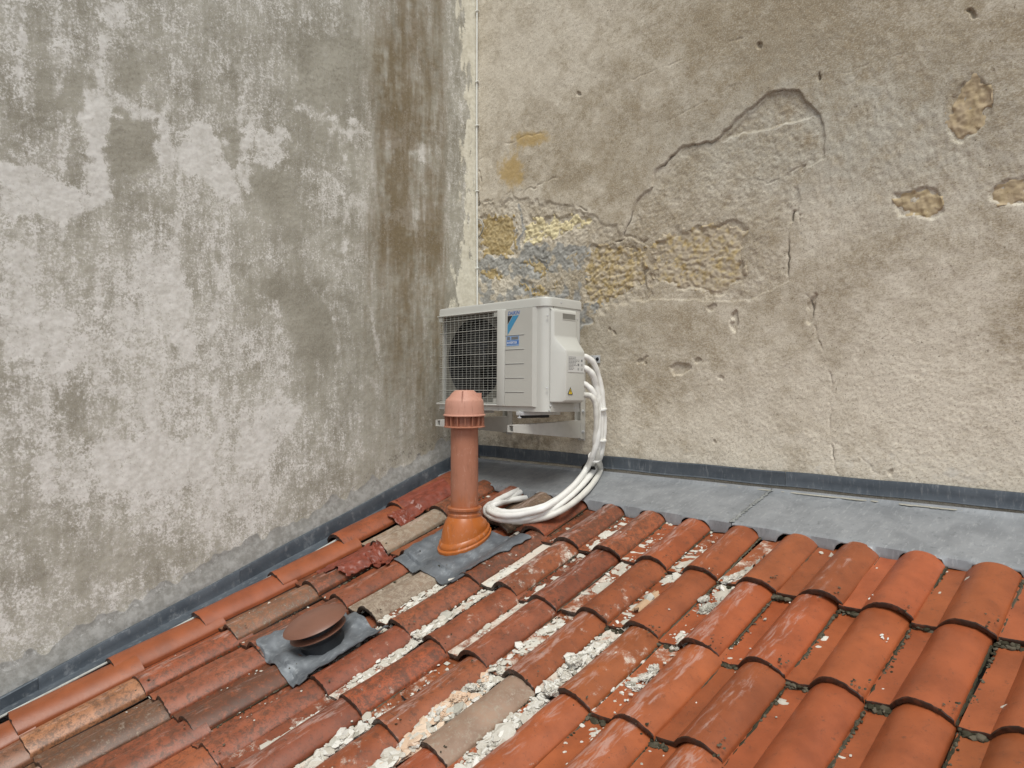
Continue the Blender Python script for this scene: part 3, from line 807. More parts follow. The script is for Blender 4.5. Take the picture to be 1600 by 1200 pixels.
# where fallen mortar lies thick: (px, py, strength)
HEAPS = [(770, 900, .9), (860, 870, .75), (950, 845, .7), (1010, 862, .5), (740, 960, 1.), (660, 1000, .95), (820, 985, .9), (890, 1000, .8), (690, 930, .8), (600, 960, .5), (560, 1050, .8), (480, 1140, .55), (545, 1170, 1.), (690, 1120, 1.), (760, 1060, .8),
         (920, 1040, .9), (800, 1160, 1.), (860, 1100, .8), (975, 1075, .5), (1005, 955, .45), (1085, 1000, .38), (1140, 912, .5), (420, 1125, .35), (640, 1190, .9), (730, 880, .8), (990, 1130, .45), (1075, 880, .45), (860, 930, .7), (650, 930, .7), (520, 1010, .3), (1090, 860, .3), (945, 905, .7)]
HP = [(*onR(x, y, .03), a) for x, y, a in HEAPS]
def heap(u, v):
    m = 0.
    for a, b, c in HP:
        g = c*math.exp(-((u-a)/.10)**2-((v-b)/.16)**2)
        m = max(m, g)
    return m*(.90+.22*math.sin(u*31+v*17+2*math.sin(v*23))+.18*math.sin(v*47-u*29)+.10*math.sin(u*90+v*71))
rnd = random.Random(3)
def place_tile(o, u, v, lift=0., k=0, r=0, verge=False):
    p = roofP(u, v, lift)
    e = .01
    du = Vector(roofP(u+e, v, lift)-p).normalized(); dvv = Vector(roofP(u, v+e, lift)-p).normalized()
    nn = du.cross(dvv).normalized(); dvv = nn.cross(du)
    M = Matrix((du, dvv, nn)).transposed().to_4x4()
    M = Matrix.Translation(Vector(p)) @ M @ Matrix.Rotation(rnd.gauss(0, .016 if verge else .010), 4, 'Z') @ Matrix.Rotation(rnd.gauss(0, .016), 4, 'Y')
    into_roof(o); o.matrix_world = M
def hue(c, a): return tuple(max(.01, x*(1+a)*(1+rnd.uniform(-.05, .05))) for x in c)
for r in range(1, 10):
    for k in range(-4, 13):
        ju, jv = JIT.get((k, r), (rnd.gauss(0, .004), rnd.gauss(0, .004)))
        if k == -4 and (k, r) not in JIT: ju = -.018
        u, v = k*TD+ju, -(r-1)*TL+jv
        o = obj('roof_tile', TOPM[rnd.randrange(4)] if r == 1 else TM[rnd.randrange(6)])
        place_tile(o, u, v, -.030 if (k, r) in ((-2, 2), (-2, 4)) else rnd.uniform(-.001, .002))
        # newer clean tiles on the far side, old stained ones towards the wall
        new = 1/(1+math.exp(-(k-1.4+.35*(r-2))*1.5))
        sp = SPECIAL.get((k, r))
        c = ORANGE if rnd.random() < new else (RED if rnd.random() < .55 else DKRED)
        if k <= -3 and r >= 4 and sp is None and rnd.random() < .3: c = BRN
        dirt = .34*new+(1-new)*rnd.uniform(.5, .95); lich = 0.
        if sp:
            c = {'g': GREY, 't': BRN, 'tt': TAN, 'd': DKRED}[sp[0]]; lich = sp[1] if sp[0] in 'gt' else .1
        o.color = (*hue(c, rnd.uniform(-.16, .12)), 1)
        o['dirt'] = float(dirt); o['lichen'] = float(lich)
        o['dust'] = float(max(heap(u-.18, v+.1), heap(u-.18, v+.25), .75*heap(u-.05, v+.2)))
        o['scuff_sheen'] = float(rnd.uniform(.3, .95)*(1 if k < 6 else .45) + (.10 if r >= 3 and 2 <= k <= 5 else 0))
for i, (px_, py_) in enumerate([(632, 808), (540, 862), (442.5, 922.5), (321, 991), (184, 1069), (22, 1162)]):
    u, v = onR(px_, py_, .022)
    o = obj('verge_tile', VM[i % 3]); place_tile(o, u, v, .012+(i % 2)*.003, verge=True)
    o.color = (*hue(ORANGE if i > 0 else RED, -.10), 1); o['dirt'] = .28 if i > 1 else .5; o['lichen'] = 0.0; o['dust'] = .05; o['scuff_sheen'] = .15
    if i == 5:
        for j in (1, 2, 3):
            o2 = obj('verge_tile', VM[j % 3]); place_tile(o2, u, v-j*TL, .012); o2.color = o.color; o2['dirt'] = .3; o2['lichen'] = 0.0; o2['dust'] = 0.0; o2['scuff_sheen'] = .1

# ------------------------------------------------------------------ moss and dirt in the joints
def blob(B, c, s, rg, fl=.6, mi=0, R=None):
    """low-poly irregular lump"""
    t = (1+5**.5)/2
    base = [(-1, t, 0), (1, t, 0), (-1, -t, 0), (1, -t, 0), (0, -1, t), (0, 1, t), (0, -1, -t), (0, 1, -t), (t, 0, -1), (t, 0, 1), (-t, 0, -1), (-t, 0, 1)]
    fc = [(0, 11, 5), (0, 5, 1), (0, 1, 7), (0, 7, 10), (0, 10, 11), (1, 5, 9), (5, 11, 4), (11, 10, 2), (10, 7, 6), (7, 1, 8), (3, 9, 4), (3, 4, 2), (3, 2, 6), (3, 6, 8), (3, 8, 9), (4, 9, 5), (2, 4, 11), (6, 2, 10), (8, 6, 7), (9, 8, 1)]
    if R is None: R = Matrix.Rotation(rg.uniform(0, 6.28), 3, 'Z') @ Matrix.Rotation(rg.uniform(-.5, .5), 3, 'X')
    sx, sy = rg.uniform(.7, 1.35), rg.uniform(.7, 1.35)
    v = []
    for b in base:
        q = Vector(b)*.526*rg.uniform(.72, 1.2)
        q = R @ Vector((q.x*sx, q.y*sy, q.z*fl))
        v.append(Vector(c)+RB @ (q*s))
    B.add(v, fc, mi)
rg = random.Random(11)
moss = MB()
for r in range(1, 6):
    for k in range(-4, 11):
        wt = 1.0 if k >= 3 else .35
        u0, v0 = k*TD, -(r-1)*TL
        if k >= 2 and r >= 1:
            for _ in range(int((44 if r > 1 else 18)*wt)):     # wedge under the lip in the channel beside barrel k
                u = u0+rg.uniform(-.004, .060); v = v0-rg.uniform(-.004, .012)
                blob(moss, roofP(u, v, rg.uniform(.008, .020)), rg.uniform(.005, .013), rg)
        for _ in range(int((70 if k >= 3 else 34))):           # along the barrel edge
            v = v0+rg.uniform(0, TL)*(1 if rg.random() < .6 else .35)
            blob(moss, roofP(u0+rg.uniform(.000, .006 if rg.random() < .8 else .014), v, .0165+.012*(1-((v-v0)/LEN))*.6), rg.uniform(.0025, .0065), rg)
        for _ in range(int(10*wt)):
            blob(moss, roofP(u0-rg.uniform(0, .05), v0+rg.gauss(.02, .02), .028+env(-.02)), rg.uniform(.002, .005), rg, .3)
for r in range(1, 7):
    for k in range(-3, 12):
        u0, v0 = k*TD+JIT.get((k, r), (0, 0))[0], -(r-1)*TL+JIT.get((k, r), (0, 0))[1]
        pts = []; rad = []
        for j in range(28):
            v = v0+.004+(TL-.03)*j/27
            pts.append(roofP(u0+.0015+rg.gauss(0, .0008), v, .0155+.0145*(1-(v-v0)/LEN)-.003)); rad.append(abs(rg.gauss(.0022, .0010))*(1.35 if k >= 3 else .9)+.0005)
        moss.tube(pts, rad, 5)
tag(moss.build('moss', M_MOSS, None, 60), 'dark moss and dirt packed in the joints between tiles', 'moss', kind='stuff')

# ------------------------------------------------------------------ mortar powder and rubble in the channels
pw = MB()
nz = np.random.default_rng(5)
for r in range(1, 6):
    for k in range(-5, 8):
        nvv, nuu = 48, 9
        us = np.linspace(k*TD+.004, k*TD+.092, nuu); vs = np.linspace(-(r-1)*TL+.004, -(r-1)*TL+TL-.004, nvv)
        bn = band(nvv, 16, 2, 9, 70+r*20+k)[:, :nuu]; bn2 = band(nvv, 16, 4, 20, 170+r*20+k)[:, :nuu]
        H = np.zeros((nvv, nuu)); Vv = []; keep = np.zeros((nvv, nuu), bool)
        for j, v in enumerate(vs):
            for i, u in enumerate(us):
                hp = heap(u, v)
                s = abs((i/(nuu-1))*2-1)
                th = (hp*1.15+.10*bn2[j, i]-.30)*.017*(1-.55*s**2)+.0016*bn[j, i]
                base = .0125+.0150*(1-(v+(r-1)*TL)/LEN)+.0
                edge_h = env(u) if u-k*TD > .068 else .011
                keep[j, i] = th > .0012
                Vv.append(roofP(u, v, base+th+max(0, edge_h-.011)*.8 if th > 0.0012 else base-.004))
        fs = [(j*nuu+i, j*nuu+i+1, (j+1)*nuu+i+1, (j+1)*nuu+i) for j in range(nvv-1) for i in range(nuu-1) if keep[j:j+2, i:i+2].any()]
        if fs: pw.add(Vv, fs)
tag(pw.build('mortar_powder', M_POW, None, 70), 'white mortar powder lying in the channels between tile barrels', 'powder', kind='stuff')
peb = MB()
BIG = [(*onR(x, y, .03), a) for x, y, a in [(545, 1168, 1.), (700, 1105, 1.1), (640, 1185, 1.), (800, 1160, 1.), (865, 1062, .8), (730, 1060, .6), (470, 1140, .5), (830, 1030, .6), (915, 1030, .6), (1000, 1090, .4), (860, 1120, .6), (610, 1195, .9), (660, 945, .45)]]
def bigf(u, v): return max(c*math.exp(-((u-a)/.09)**2-((v-b)/.11)**2) for a, b, c in BIG)
PEACH = [(*onR(x, y, .03), a) for x, y, a in [(700, 1100, 1.), (735, 1075, .8), (655, 1150, .9), (640, 1185, .8)]]
n_p = 0
for _ in range(120000):
    k = rg.randrange(-5, 8); r = rg.randrange(1, 7)
    u = k*TD+rg.uniform(.002, .086); v = -(r-1)*TL+rg.uniform(.0, TL)
    hp = heap(u, v)
    if rg.random() > (hp**1.5*.55+.003)*(1.0 if v < -.80 else (.55 if v < -.4 else .25)): continue
    b = bigf(u, v)
    s = min(.030, .0026*math.exp(abs(rg.gauss(0, .75))))*(1+1.2*b)
    if hp < .25: s = min(s, .0065)
    if b > .45 and rg.random() < .22: s = rg.uniform(.010, .027)
    h = .013+.015*(1-(v+(r-1)*TL)/LEN)+max(0, (hp*1.15-.3)*.017)*.8+s*.12+(rg.uniform(0, .018)*b if s < .03 else 0)
    h += max(0, env(u)-.011)*.8 if u-k*TD > .068 else 0
    pch = max(c*math.exp(-((u-a)/.07)**2-((v-bb)/.10)**2) for a, bb, c in PEACH)
    blob(peb, roofP(u, v, h), s, rg, rg.uniform(.2, .42) if s > .012 else rg.uniform(.3, .6), 1 if rg.random() < pch*.75 and s > .006 else (2 if rg.random() < .08 else 0)); n_p += 1
    if n_p > 15000: break
for _ in range(420):      # stray crumbs on the barrels
    u, v = rg.uniform(-.8, 1.6), rg.uniform(-1.7, .3)
    if rg.random() > .03+heap(u, v): continue
    r = math.floor(1-v/TL)
    blob(peb, roofP(u, v, env(u)+.015*(1-(v % TL)/LEN)+.001), rg.uniform(.002, .0055), rg, .5)
tag(peb.build('mortar_rubble', [M_RUB, M_RUBP, M_MORT], None, 20), 'broken white and peach mortar rubble scattered down the tile channels', 'rubble', kind='stuff')

# single larger pieces
def chunk(name, px, py, h, size, label, cat, mat, group=None, rot=0., tilt=(0, 0), seed=0, nside=9, thick=.3):
    u, v = onR(px, py, h)
    g = random.Random(seed)
    bm = bmesh.new()
    ring = []
    for j in range(nside):
        an = 2*math.pi*j/nside+g.uniform(-.2, .2); rr = g.uniform(.72, 1.08)
        ring.append((size[0]*.43*rr*math.cos(an), size[1]*.43*rr*math.sin(an)))
    th = thick*min(size)
    layers = []
    for z, s in ((0, .9), (th*.35, 1.02), (th*.8, .97), (th, .86)):
        layers.append([bm.verts.new((x*s+g.uniform(-1, 1)*.04*size[0], y*s+g.uniform(-1, 1)*.04*size[1], z+g.uniform(-.12, .12)*th)) for x, y in ring])
    for a, b in zip(layers, layers[1:]):
        for j in range(nside): bm.faces.new((a[j], a[(j+1) % nside], b[(j+1) % nside], b[j]))
    for L_, flip in ((layers[0], True), (layers[-1], False)):
        c = bm.verts.new((0, 0, L_[0].co.z*0+(0 if flip else th*g.uniform(.95, 1.15))))
        for j in range(nside): bm.faces.new((L_[(j+1) % nside], L_[j], c) if flip else (L_[j], L_[(j+1) % nside], c))
    for amp in (.050, .028, .016):
        bmesh.ops.subdivide_edges(bm, edges=bm.edges[:], cuts=1, use_grid_fill=True)
        for q in bm.verts: q.co += Vector((g.gauss(0, 1), g.gauss(0, 1), g.gauss(0, 1)))*amp*min(size)
    bmesh.ops.recalc_face_normals(bm, faces=bm.faces)
    me = bpy.data.meshes.new(name); bm.to_mesh(me); bm.free(); me.materials.append(mat)
    me.polygons.foreach_set('use_smooth', [True]*len(me.polygons)); me.set_sharp_from_angle(angle=math.radians(28))
    o = obj(name, me)
    M = Matrix.Translation(Vector(roofP(u, v, h))) @ RB.to_4x4() @ Matrix.Rotation(rot, 4, 'Z') @ Matrix.Rotation(tilt[0], 4, 'X') @ Matrix.Rotation(tilt[1], 4, 'Y')
    o.matrix_world = M
    return tag(o, label, cat, group)
GC = 'loose mortar pieces on the tiles'
CH = [('mortar_slab', 1107, 952, .022, (.085, .055), 'grey mossy mortar slab wedged uphill between two clean tiles', M_MORT, .9),
      ('mortar_slab', 1100, 938, .024, (.05, .04), 'small pale mortar piece leaning uphill of the grey mossy slab', M_RUB, .3),
      ('mortar_slab', 1074, 1000, .022, (.095, .05), 'long pale grainy mortar slab downhill of the mossy slab', M_RUB, 1.0),
      ('mortar_slab', 1054, 1014, .020, (.035, .03), 'little pale mortar crumb at the lower end of the long slab', M_RUB, .2),
      ('mortar_flake', 985, 1070, .028, (.045, .03), 'curved grey mortar flake lowest and leftmost in the cluster of flakes', M_MORT, .5),
      ('mortar_flake', 1003, 1077, .030, (.075, .042), 'widest pale mortar flake at the foot of the flake cluster', M_RUB, .1),
      ('mortar_flake', 1010, 1060, .032, (.06, .04), 'pale mortar flake in the middle of the flake cluster', M_RUB, .8),
      ('mortar_flake', 1022, 1046, .034, (.05, .04), 'pale mortar flake at the top of the flake cluster', M_RUB, 1.3),
      ('mortar_flake', 1032, 1058, .036, (.045, .032), 'small mortar flake at the uphill right side of the flake cluster', M_RUB, .4),
      ('mortar_lump', 866, 1080, .045, (.075, .065), 'largest white angular mortar lump, jutting over a tile lip', M_RUB, .4),
      ('mortar_lump', 886, 1058, .045, (.045, .05), 'narrow white mortar lump just uphill of the largest lump', M_RUB, 1.1),
      ('mortar_lump', 898, 1036, .046, (.07, .05), 'crumbly cream mortar lump above the narrow white lump', M_RUB, .2),
      ('mortar_lump', 720, 1096, .040, (.085, .06), 'broad peach mortar lump heaped beside the greyish brown tile', M_RUBP, .6),
      ('mortar_lump', 703, 1118, .040, (.075, .055), 'peach mortar lump directly downhill of the broad peach lump', M_RUBP, 1.4),
      ('mortar_lump', 738, 1076, .040, (.05, .04), 'white mortar lump directly uphill of the broad peach lump', M_RUB, .3),
      ('mortar_lump', 660, 1160, .036, (.07, .045), 'flat peach mortar lump low in the heap near an orange tile lip', M_RUBP, .3),
      ('mortar_lump', 838, 1118, .026, (.055, .05), 'pale triangular mortar lump beside the end of the greyish brown tile', M_RUB, .9),
      ('mortar_lump', 1143, 908, .022, (.10, .055), 'white cracked mortar patch filling the channel near the zinc apron', M_RUB, .9),
      ('mortar_lump', 500, 998, .085, (.032, .03), 'white mortar lump on the crumpled lead sheet below the cowl vent', M_RUB, .9)]
CH[-1] = ('mortar_lump', 559, 1009, .035, (.026, .024), 'white mortar lump resting on the crumpled lead sheet by the cowl vent', M_RUB, .9)
for i, (nm, x, y, h, s, lab, m, ro) in enumerate(CH):
    chunk(nm, x, y, h, s, lab, 'mortar piece', m, GC, ro, (random.uniform(-.2, .2), random.uniform(-.2, .2)), 40+i, 9, .30 if 'lump' in nm else .2)
# broken half-round piece of terracotta
bt = empty('broken_tile_piece')
tag(bt, 'buff broken half-round tile fragment lying across a channel', 'tile fragment')
b = MB(); nA = 12
vv = []
for j, t in enumerate((-.055, -.02, .02, .05)):
    for w_, rr in ((0, .026), (1, .017)):
        for i in range(nA):
            an = math.pi*(.06+.88*i/(nA-1)); rj = rr*(1+.05*math.sin(i*2.1+j))
            vv.append((math.cos(an)*rj, t+(.008*math.sin(i*1.7) if j in (0, 3) else 0), math.sin(an)*rj))
ff = []
for j in range(3):
    for i in range(nA-1):
        a = j*2*nA+i
        ff.append((a, a+1, a+2*nA+1, a+2*nA)); ff.append((a+nA, a+3*nA, a+3*nA+1, a+nA+1))
    for i in (0, nA-1):
        a = j*2*nA+i; ff.append((a, a+2*nA, a+3*nA, a+nA))
for j in (0, 3):
    for i in range(nA-1):
        a = j*2*nA+i; ff.append((a, a+nA, a+nA+1, a+1))
b.add(vv, ff).build('shell', M_TERRA, bt)
c = MB(); blob(c, (0, .012, .016), .03, random.Random(2), .7); c.build('mortar_crust', M_MORT, bt)
for ch in bt.children: pass
u, v = onR(1014, 945, .03)
bt.matrix_world = Matrix.Translation(Vector(roofP(u, v, .030))) @ RB.to_4x4() @ Matrix.Rotation(math.radians(-12), 4, 'Z') @ Matrix.Rotation(.12, 4, 'X')
# black scrap
u, v = onR(648, 1088, .03)
sc = MB()
pts = catmull([roofP(*onR(x, y, h), h) for x, y, h in [(632, 1094, .03), (640, 1094, .036), (648, 1089, .045), (653, 1082, .050), (655, 1078, .052)]], 5)
sc.tube(pts, [.0035+.0015*math.sin(i*1.3) for i in range(len(pts))], 6)
pts = catmull([roofP(*onR(x, y, h), h) for x, y, h in [(628, 1088, .028), (634, 1094, .034), (640, 1100, .03)]], 4)
sc.tube(pts, .003, 6)
tag(sc.build('plastic_scrap', M_BLACK), 'twisted black plastic scrap lying in the white powder', 'scrap')
# bird droppings / specks on clean tiles
for i, (x, y, lab, sz) in enumerate([(1366, 938, 'white splash of bird droppings in the channel of a clean tile', .032), (1281, 924, 'small white bird dropping running down a barrel tile', .02), (1207, 914, 'pale crumb-like bird dropping on a barrel near the zinc apron', .014), (1379, 1003, 'greyish bird dropping alone on a broad clean barrel', .014)]):
    u, v = onR(x, y, .04); B_ = MB(); gq = random.Random(90+i)
    for _ in range(9):
        du, dv_ = gq.gauss(0, sz*.3), gq.gauss(0, sz*.45)
        r_ = math.floor(1-(v+dv_)/TL)
        blob(B_, roofP(u+du, v+dv_, env(u+du)+.015*(1-((v+dv_) % TL)/LEN)), gq.uniform(.25, .5)*sz*.6, gq, .3)
    tag(B_.build('bird_dropping', M_BIRD, None, 50), lab, 'bird dropping', 'bird droppings on clean tiles')

# ------------------------------------------------------------------ zinc along the right wall
zf = empty('zinc_flashing', (-1.9, YW, -.55))
tag(zf, 'grey zinc apron and upstand along the foot of the tan wall, scalloped over the tiles', 'flashing')
YF = 2.767
def pw_line(p, q, plane):
    a, b_ = onY(*p, plane), onY(*q, plane)
    return lambda x: a[2]+(b_[2]-a[2])*(x-a[0])/(b_[0]-a[0])
zfront = pw_line((747, 752), (1600, 889), YF)
zback = pw_line((900, 735), (1600, 808), YW-.022)
ztop = pw_line((900, 708.6), (1600, 770), YW-.014)
zbot = pw_line((900, 727), (1600, 797), YW-.014)
X0, X1 = XW+.012, 1.3
def sheet(P, th, nrm):
    """grid of points -> closed thin sheet"""
    P = np.array(P); ny, nx, _ = P.shape
    B_ = MB(); v = P.reshape(-1, 3); v2 = v-np.array(nrm)*th
    f = []
    for j in range(ny-1):
        for i in range(nx-1):
            a = j*nx+i; f.append((a, a+1, a+nx+1, a+nx)); q = a+ny*nx; f.append((q, q+nx, q+nx+1, q+1))
    per = list(range(nx))+[j*nx+nx-1 for j in range(1, ny)]+[(ny-1)*nx+i for i in range(nx-2, -1, -1)]+[j*nx for j in range(ny-2, 0, -1)]
    for a, c in zip(per, per[1:]+per[:1]): f.append((c, a, a+ny*nx, c+ny*nx))
    return B_.add(np.concatenate([v, v2]), f)
seamF, seamB = onY(1143, 832, YF)[0], onY(1204, 768, YW-.03)[0]
wn1 = lambda x, t: .0022*math.sin(x*9+t*3)+.0016*math.sin(x*23+1+t*7)
def apron(xa_f, xa_b, xb_f, xb_b):
    n = max(12, int((xb_f-xa_f)/.010)); rows = []
    ts = [1.0, .97, .9, .75, .55, .35, .2, .08, .02]
    for t in ts:                                     # t=1 wall, t=0 front
        row = []
        for i in range(n+1):
            s = i/n; xf = xa_f+(xb_f-xa_f)*s; xb = xa_b+(xb_b-xa_b)*s; x = xf+(xb-xf)*t
            z = zfront(x)+(zback(x)-zfront(x))*t + wn1(x, t)*(1-abs(2*t-1)) + (.012 if t == 1.0 else 0)
            row.append((x, YF+(YW-.022-YF)*t, z))
        rows.append(row)
    def skirt(x, q):
        u = x-R0[0]; v = (YF-R0[1])/RV[1]
        x_ = ((u/TD) % 1.0)
        base = roofP(u, v, .012)[2]
        hb = env(u)
        # cut-out hugs the barrel with a finger of clearance
        bot = roofP(u, v, max(.016, hb+.013 if hb > .022 else .016))[2]
        topz = zfront(x)-.004
        bot = min(bot+.002*math.sin(x*60), topz-.004)
        return topz+(bot-topz)*q
    for q in (0.0, .35, .7, 1.0):
        rows.append([(xa_f+(xb_f-xa_f)*i/n, YF-.003-.004*q+.003*math.sin(i*.21)*q, skirt(xa_f+(xb_f-xa_f)*i/n, q)) for i in range(n+1)])
    return sheet(rows, .0035, (0, -.2, .98)).build('apron_sheet', M_ZINC, zf, 40)
def wx(o, par):
    o.matrix_parent_inverse = par.matrix_world.inverted(); return o
bpy.context.view_layer.update()
wx(apron(X0+.01, X0, seamF, seamB), zf); wx(apron(seamF+.004, seamB+.004, X1, X1), zf)
sm = MB(); gq = random.Random(8)
for i in range(70):
    t = i/69; x = seamF+(seamB-seamF)*t; y = YF+(YW-.03-YF)*t
    z = zfront(x)+(zback(x)-zfront(x))*t+wn1(x, t)*(1-abs(2*t-1))
    sm.lathe([(.001, -.002), (.0075, 0), (.006, .0022), (.001, .003)], 7, 0, Matrix.Translation((x+gq.uniform(-.006, .006), y, z+.001)))
wx(sm.build('solder_seam', mat_zinc('solder', (.16, .165, .16), (.33, .335, .32), .5), zf), zf)
xs_s = [X0, onY(1227, 750, YW-.014)[0], X1]
for i in range(2):
    xa, xb = xs_s[i]+(.002 if i else 0), xs_s[i+1]; n = int((xb-xa)/.05); rows = []
    for yo, zt in ((.000, 1.0), (-.010, 1.0), (-.012, .93), (-.009-.002*i, .5), (-.010-.002*i, .08), (-.015, 0.0), (-.011, -.03)):
        rows.append([(xa+(xb-xa)*j/n, YW-.004+yo+.0015*math.sin(j*.9), (lambda x: zbot(x)+(ztop(x)-zbot(x))*zt+.0015*math.sin(x*13))(xa+(xb-xa)*j/n)) for j in range(n+1)])
    wx(sheet(rows, .003, (0, -1, 0)).build('cover_strip', M_ZINCD, zf, 30), zf)

rs_ = MB(); gq = random.Random(31); xsr = np.arange(-2.2, 1.1, .006); wv = 0; vv = []
for x in xsr:
    wv = max(0, min(.017, wv+gq.gauss(.0001, .0022))); wv_ = wv*min(1, max(.15, (x+2.2)/1.2))
    for t_, hh in ((0, .0005), (.5, .0035), (1, .0003)):
        vv.append((x, YW-.022-(wv_+.001)*t_, zback(x)+(zback(x)-zfront(x))*0-.0012*t_*wv_/.01+hh+.0015))
rs_.add(vv, [(3*i+j, 3*i+j+1, 3*i+j+4, 3*i+j+3) for i in range(len(xsr)-1) for j in (0, 1)])
o = rs_.build('lime_residue', M_MORT, zf, 60); wx(o, zf)

# ------------------------------------------------------------------ zinc along the left wall
zl = empty('zinc_flashing', (XW, 1.7, -1.0))
tag(zl, 'dark zinc strip and side gutter running down the foot of the grey render wall', 'flashing')
bpy.context.view_layer.update()
xs_ = XW+.020
tA, tB = onX(0, 1090, xs_), onX(690, 722, xs_); bA, bB = onX(0, 1113, xs_), onX(700, 741, xs_)
zt_ = lambda y: tA[2]+(tB[2]-tA[2])*(y-tA[1])/(tB[1]-tA[1]); zb_ = lambda y: bA[2]+(bB[2]-bA[2])*(y-bA[1])/(bB[1]-bA[1])
js = [-1.6, onX(59, 1080, xs_)[1], onX(374, 905, xs_)[1], onX(654, 750, xs_)[1], YW-.016]
for i in range(4):
    ya, yb = js[i]+(.0015 if i else 0), js[i+1]; n = max(3, int((yb-ya)/.06)); rows = []
    for xo, t in ((-.014, 1.03), (.0, 1.02), (.003, .94), (.002+.003*(i % 2), .5), (.003+.003*(i % 2), .06), (.008, 0), (.004, -.06)):
        rows.append([(xs_+xo+.0012*math.sin(j*1.1+i), yy, zb_(yy)+(zt_(yy)-zb_(yy))*t+.002*math.sin(yy*8)) for j in range(n+1) for yy in (ya+(yb-ya)*j/n,)])
    wx(sheet(rows, .003, (1, 0, 0)).build('cover_strip', M_ZINCD, zl, 30), zl)
hA, hB = onR(10, 1130, .030), onR(600, 812, .030)
def hemu(v): return hA[0]+(hB[0]-hA[0])*(v-hA[1])/(hB[1]-hA[1])
jv = (onX(575, 812, XW+.05)[1]-R0[1])/RV[1]
for i, (va, vb) in enumerate(((-3.6, jv), (jv+.002, .60))):
    n = 30; rows = []
    for t in (0, .2, .4, .6, .8, .95, 1.0):
        row = []
        for j in range(n+1):
            v = va+(vb-va)*j/n; p1 = roofP(hemu(v)-.012, v, .056+.002*i); y = p1[1]
            p0 = np.array([XW+.010, y, zb_(y)+.012])
            p = p0+(p1-p0)*t; p[2] -= .022*math.sin(min(1, t*1.05)*math.pi)*(1 if t < .9 else 0)+.001*math.sin(j*.8)
            row.append(p)
        rows.append(row)
    wx(sheet(rows, .003, (.3, 0, .95)).build('side_gutter', M_ZINCD, zl, 40), zl)
B_ = MB()
pts = [roofP(hemu(v)-.010, v, .059+.001*math.sin(v*11)) for v in np.linspace(-3.6, .58, 60)]
B_.tube(pts, .0055, 8)
wx(B_.build('hem', M_HEM, zl), zl)

# ------------------------------------------------------------------ lead sheets draped on the tiles
def drape(name, corners, nn, hfun, th, mat, wr=.004, seed=1, parent=None, edge=.0, fold=(1, 1)):
    """corners: four (u,v): a-b lower edge, d-c upper edge"""
    n1 = band(nn+1, nn+1, 3, 14, seed, fold[0], fold[1]); n2 = band(nn+1, nn+1, 2, 6, seed+50)
    e1 = band(nn+1, nn+1, 4, 20, seed+80)
    rows = []
    a, b_, c, d = [np.array(q, float) for q in corners]
    for j in range(nn+1):
        t = j/nn; row = []
        for i in range(nn+1):
            s = i/nn
            q = (a*(1-s)+b_*s)*(1-t)+(d*(1-s)+c*s)*t
            bd = max(0, 1-min(s, 1-s, t, 1-t)*8)
            q = q+bd*edge*np.array([e1[j, i], e1[i, j]])
            h = hfun(q[0], q[1])+wr*n1[j, i]+wr*.4*n2[j, i]+.004
            row.append(roofP(q[0], q[1], h))
        rows.append(row)
    return sheet(rows, th, RN).build(name, mat, parent, 50)
def sm_env(u, v, w=.03):
    s = 0.
    for du in (-1, -.5, 0, .5, 1): s += env(u+du*w)
    return s/5+.015*(1-(v % TL)/LEN)
PB = onR(726, 846, .060)                       # foot of the vent pipe
def h_pipe(u, v):
    e = max(sm_env(u, v, .035), .020); r = math.hypot((u-PB[0])/.125, (v-PB[1])/.155)
    k = sst(np.array(r), .75, 1.5)
    return float(.060*(1-k)+(e+.010)*k)
vp = empty('vent_pipe', roofP(PB[0], PB[1], .068))
tag(vp, 'terracotta plastic vent pipe with vented cap standing on a lead sheet', 'vent pipe')
bpy.context.view_layer.update()
o = drape('lead_sheet', [onR(619, 880, .045), onR(708, 917, .045), onR(832, 846, .035), onR(706, 826, .045)], 44, h_pipe, .003, M_LEAD, .0012, 21, vp, .004)
wx(o, vp)
tB_ = SL                                        # base leans with the roof, pipe stands plumb
MBASE = Matrix.Translation((0, 0, 0)) @ RB.to_4x4()
n = 44
def ringpts(rx, ry, cz, tiltf, cx=0, cy=0):
    """ring blending from the roof plane (tiltf=1) to level (tiltf=0)"""
    out = []
    for j in range(n):
        an = 2*math.pi*j/n
        x, y = cx+rx*math.cos(an), cy+ry*math.sin(an)
        z = cz+y*math.tan(SL)*tiltf
        out.append((x, y, z))
    return out
def rings(R_, mi=0):
    v = [q for r_ in R_ for q in r_]
    f = [(i*n+j, i*n+(j+1) % n, (i+1)*n+(j+1) % n, (i+1)*n+j) for i in range(len(R_)-1) for j in range(n)]
    f.append(tuple(range((len(R_)-1)*n, len(R_)*n))); f.append(tuple(range(n-1, -1, -1)))
    return v, f
CX, CY = .0, .015
b = MB().add(*rings([ringpts(.108, .132, -.012, 1), ringpts(.111, .136, -.004, 1), ringpts(.111, .136, .006, 1), ringpts(.105, .128, .011, 1), ringpts(.107, .129, .018, 1), ringpts(.105, .127, .028, 1), ringpts(.099, .118, .036, 1)]))
b.build('foot_flange', M_PIPEB, vp, 32)
b = MB().add(*rings([ringpts(.099, .118, .034, 1), ringpts(.0985, .114, .046, .92), ringpts(.097, .110, .062, .75), ringpts(.094, .103, .076, .5), ringpts(.087, .092, .094, .2), ringpts(.079, .081, .108, .05), ringpts(.077, .077, .112, 0)]))
b.build('base_cone', M_PIPEB, vp, 32)
b = MB().lathe([(.070, .107), (.077, .109), (.077, .125), (.0735, .129), (.0735, .139), (.080, .143), (.081, .147), (.081, .154), (.078, .157), (.066, .158)], n)
b.build('collar', M_PIPE, vp, 30)
PR = .0640
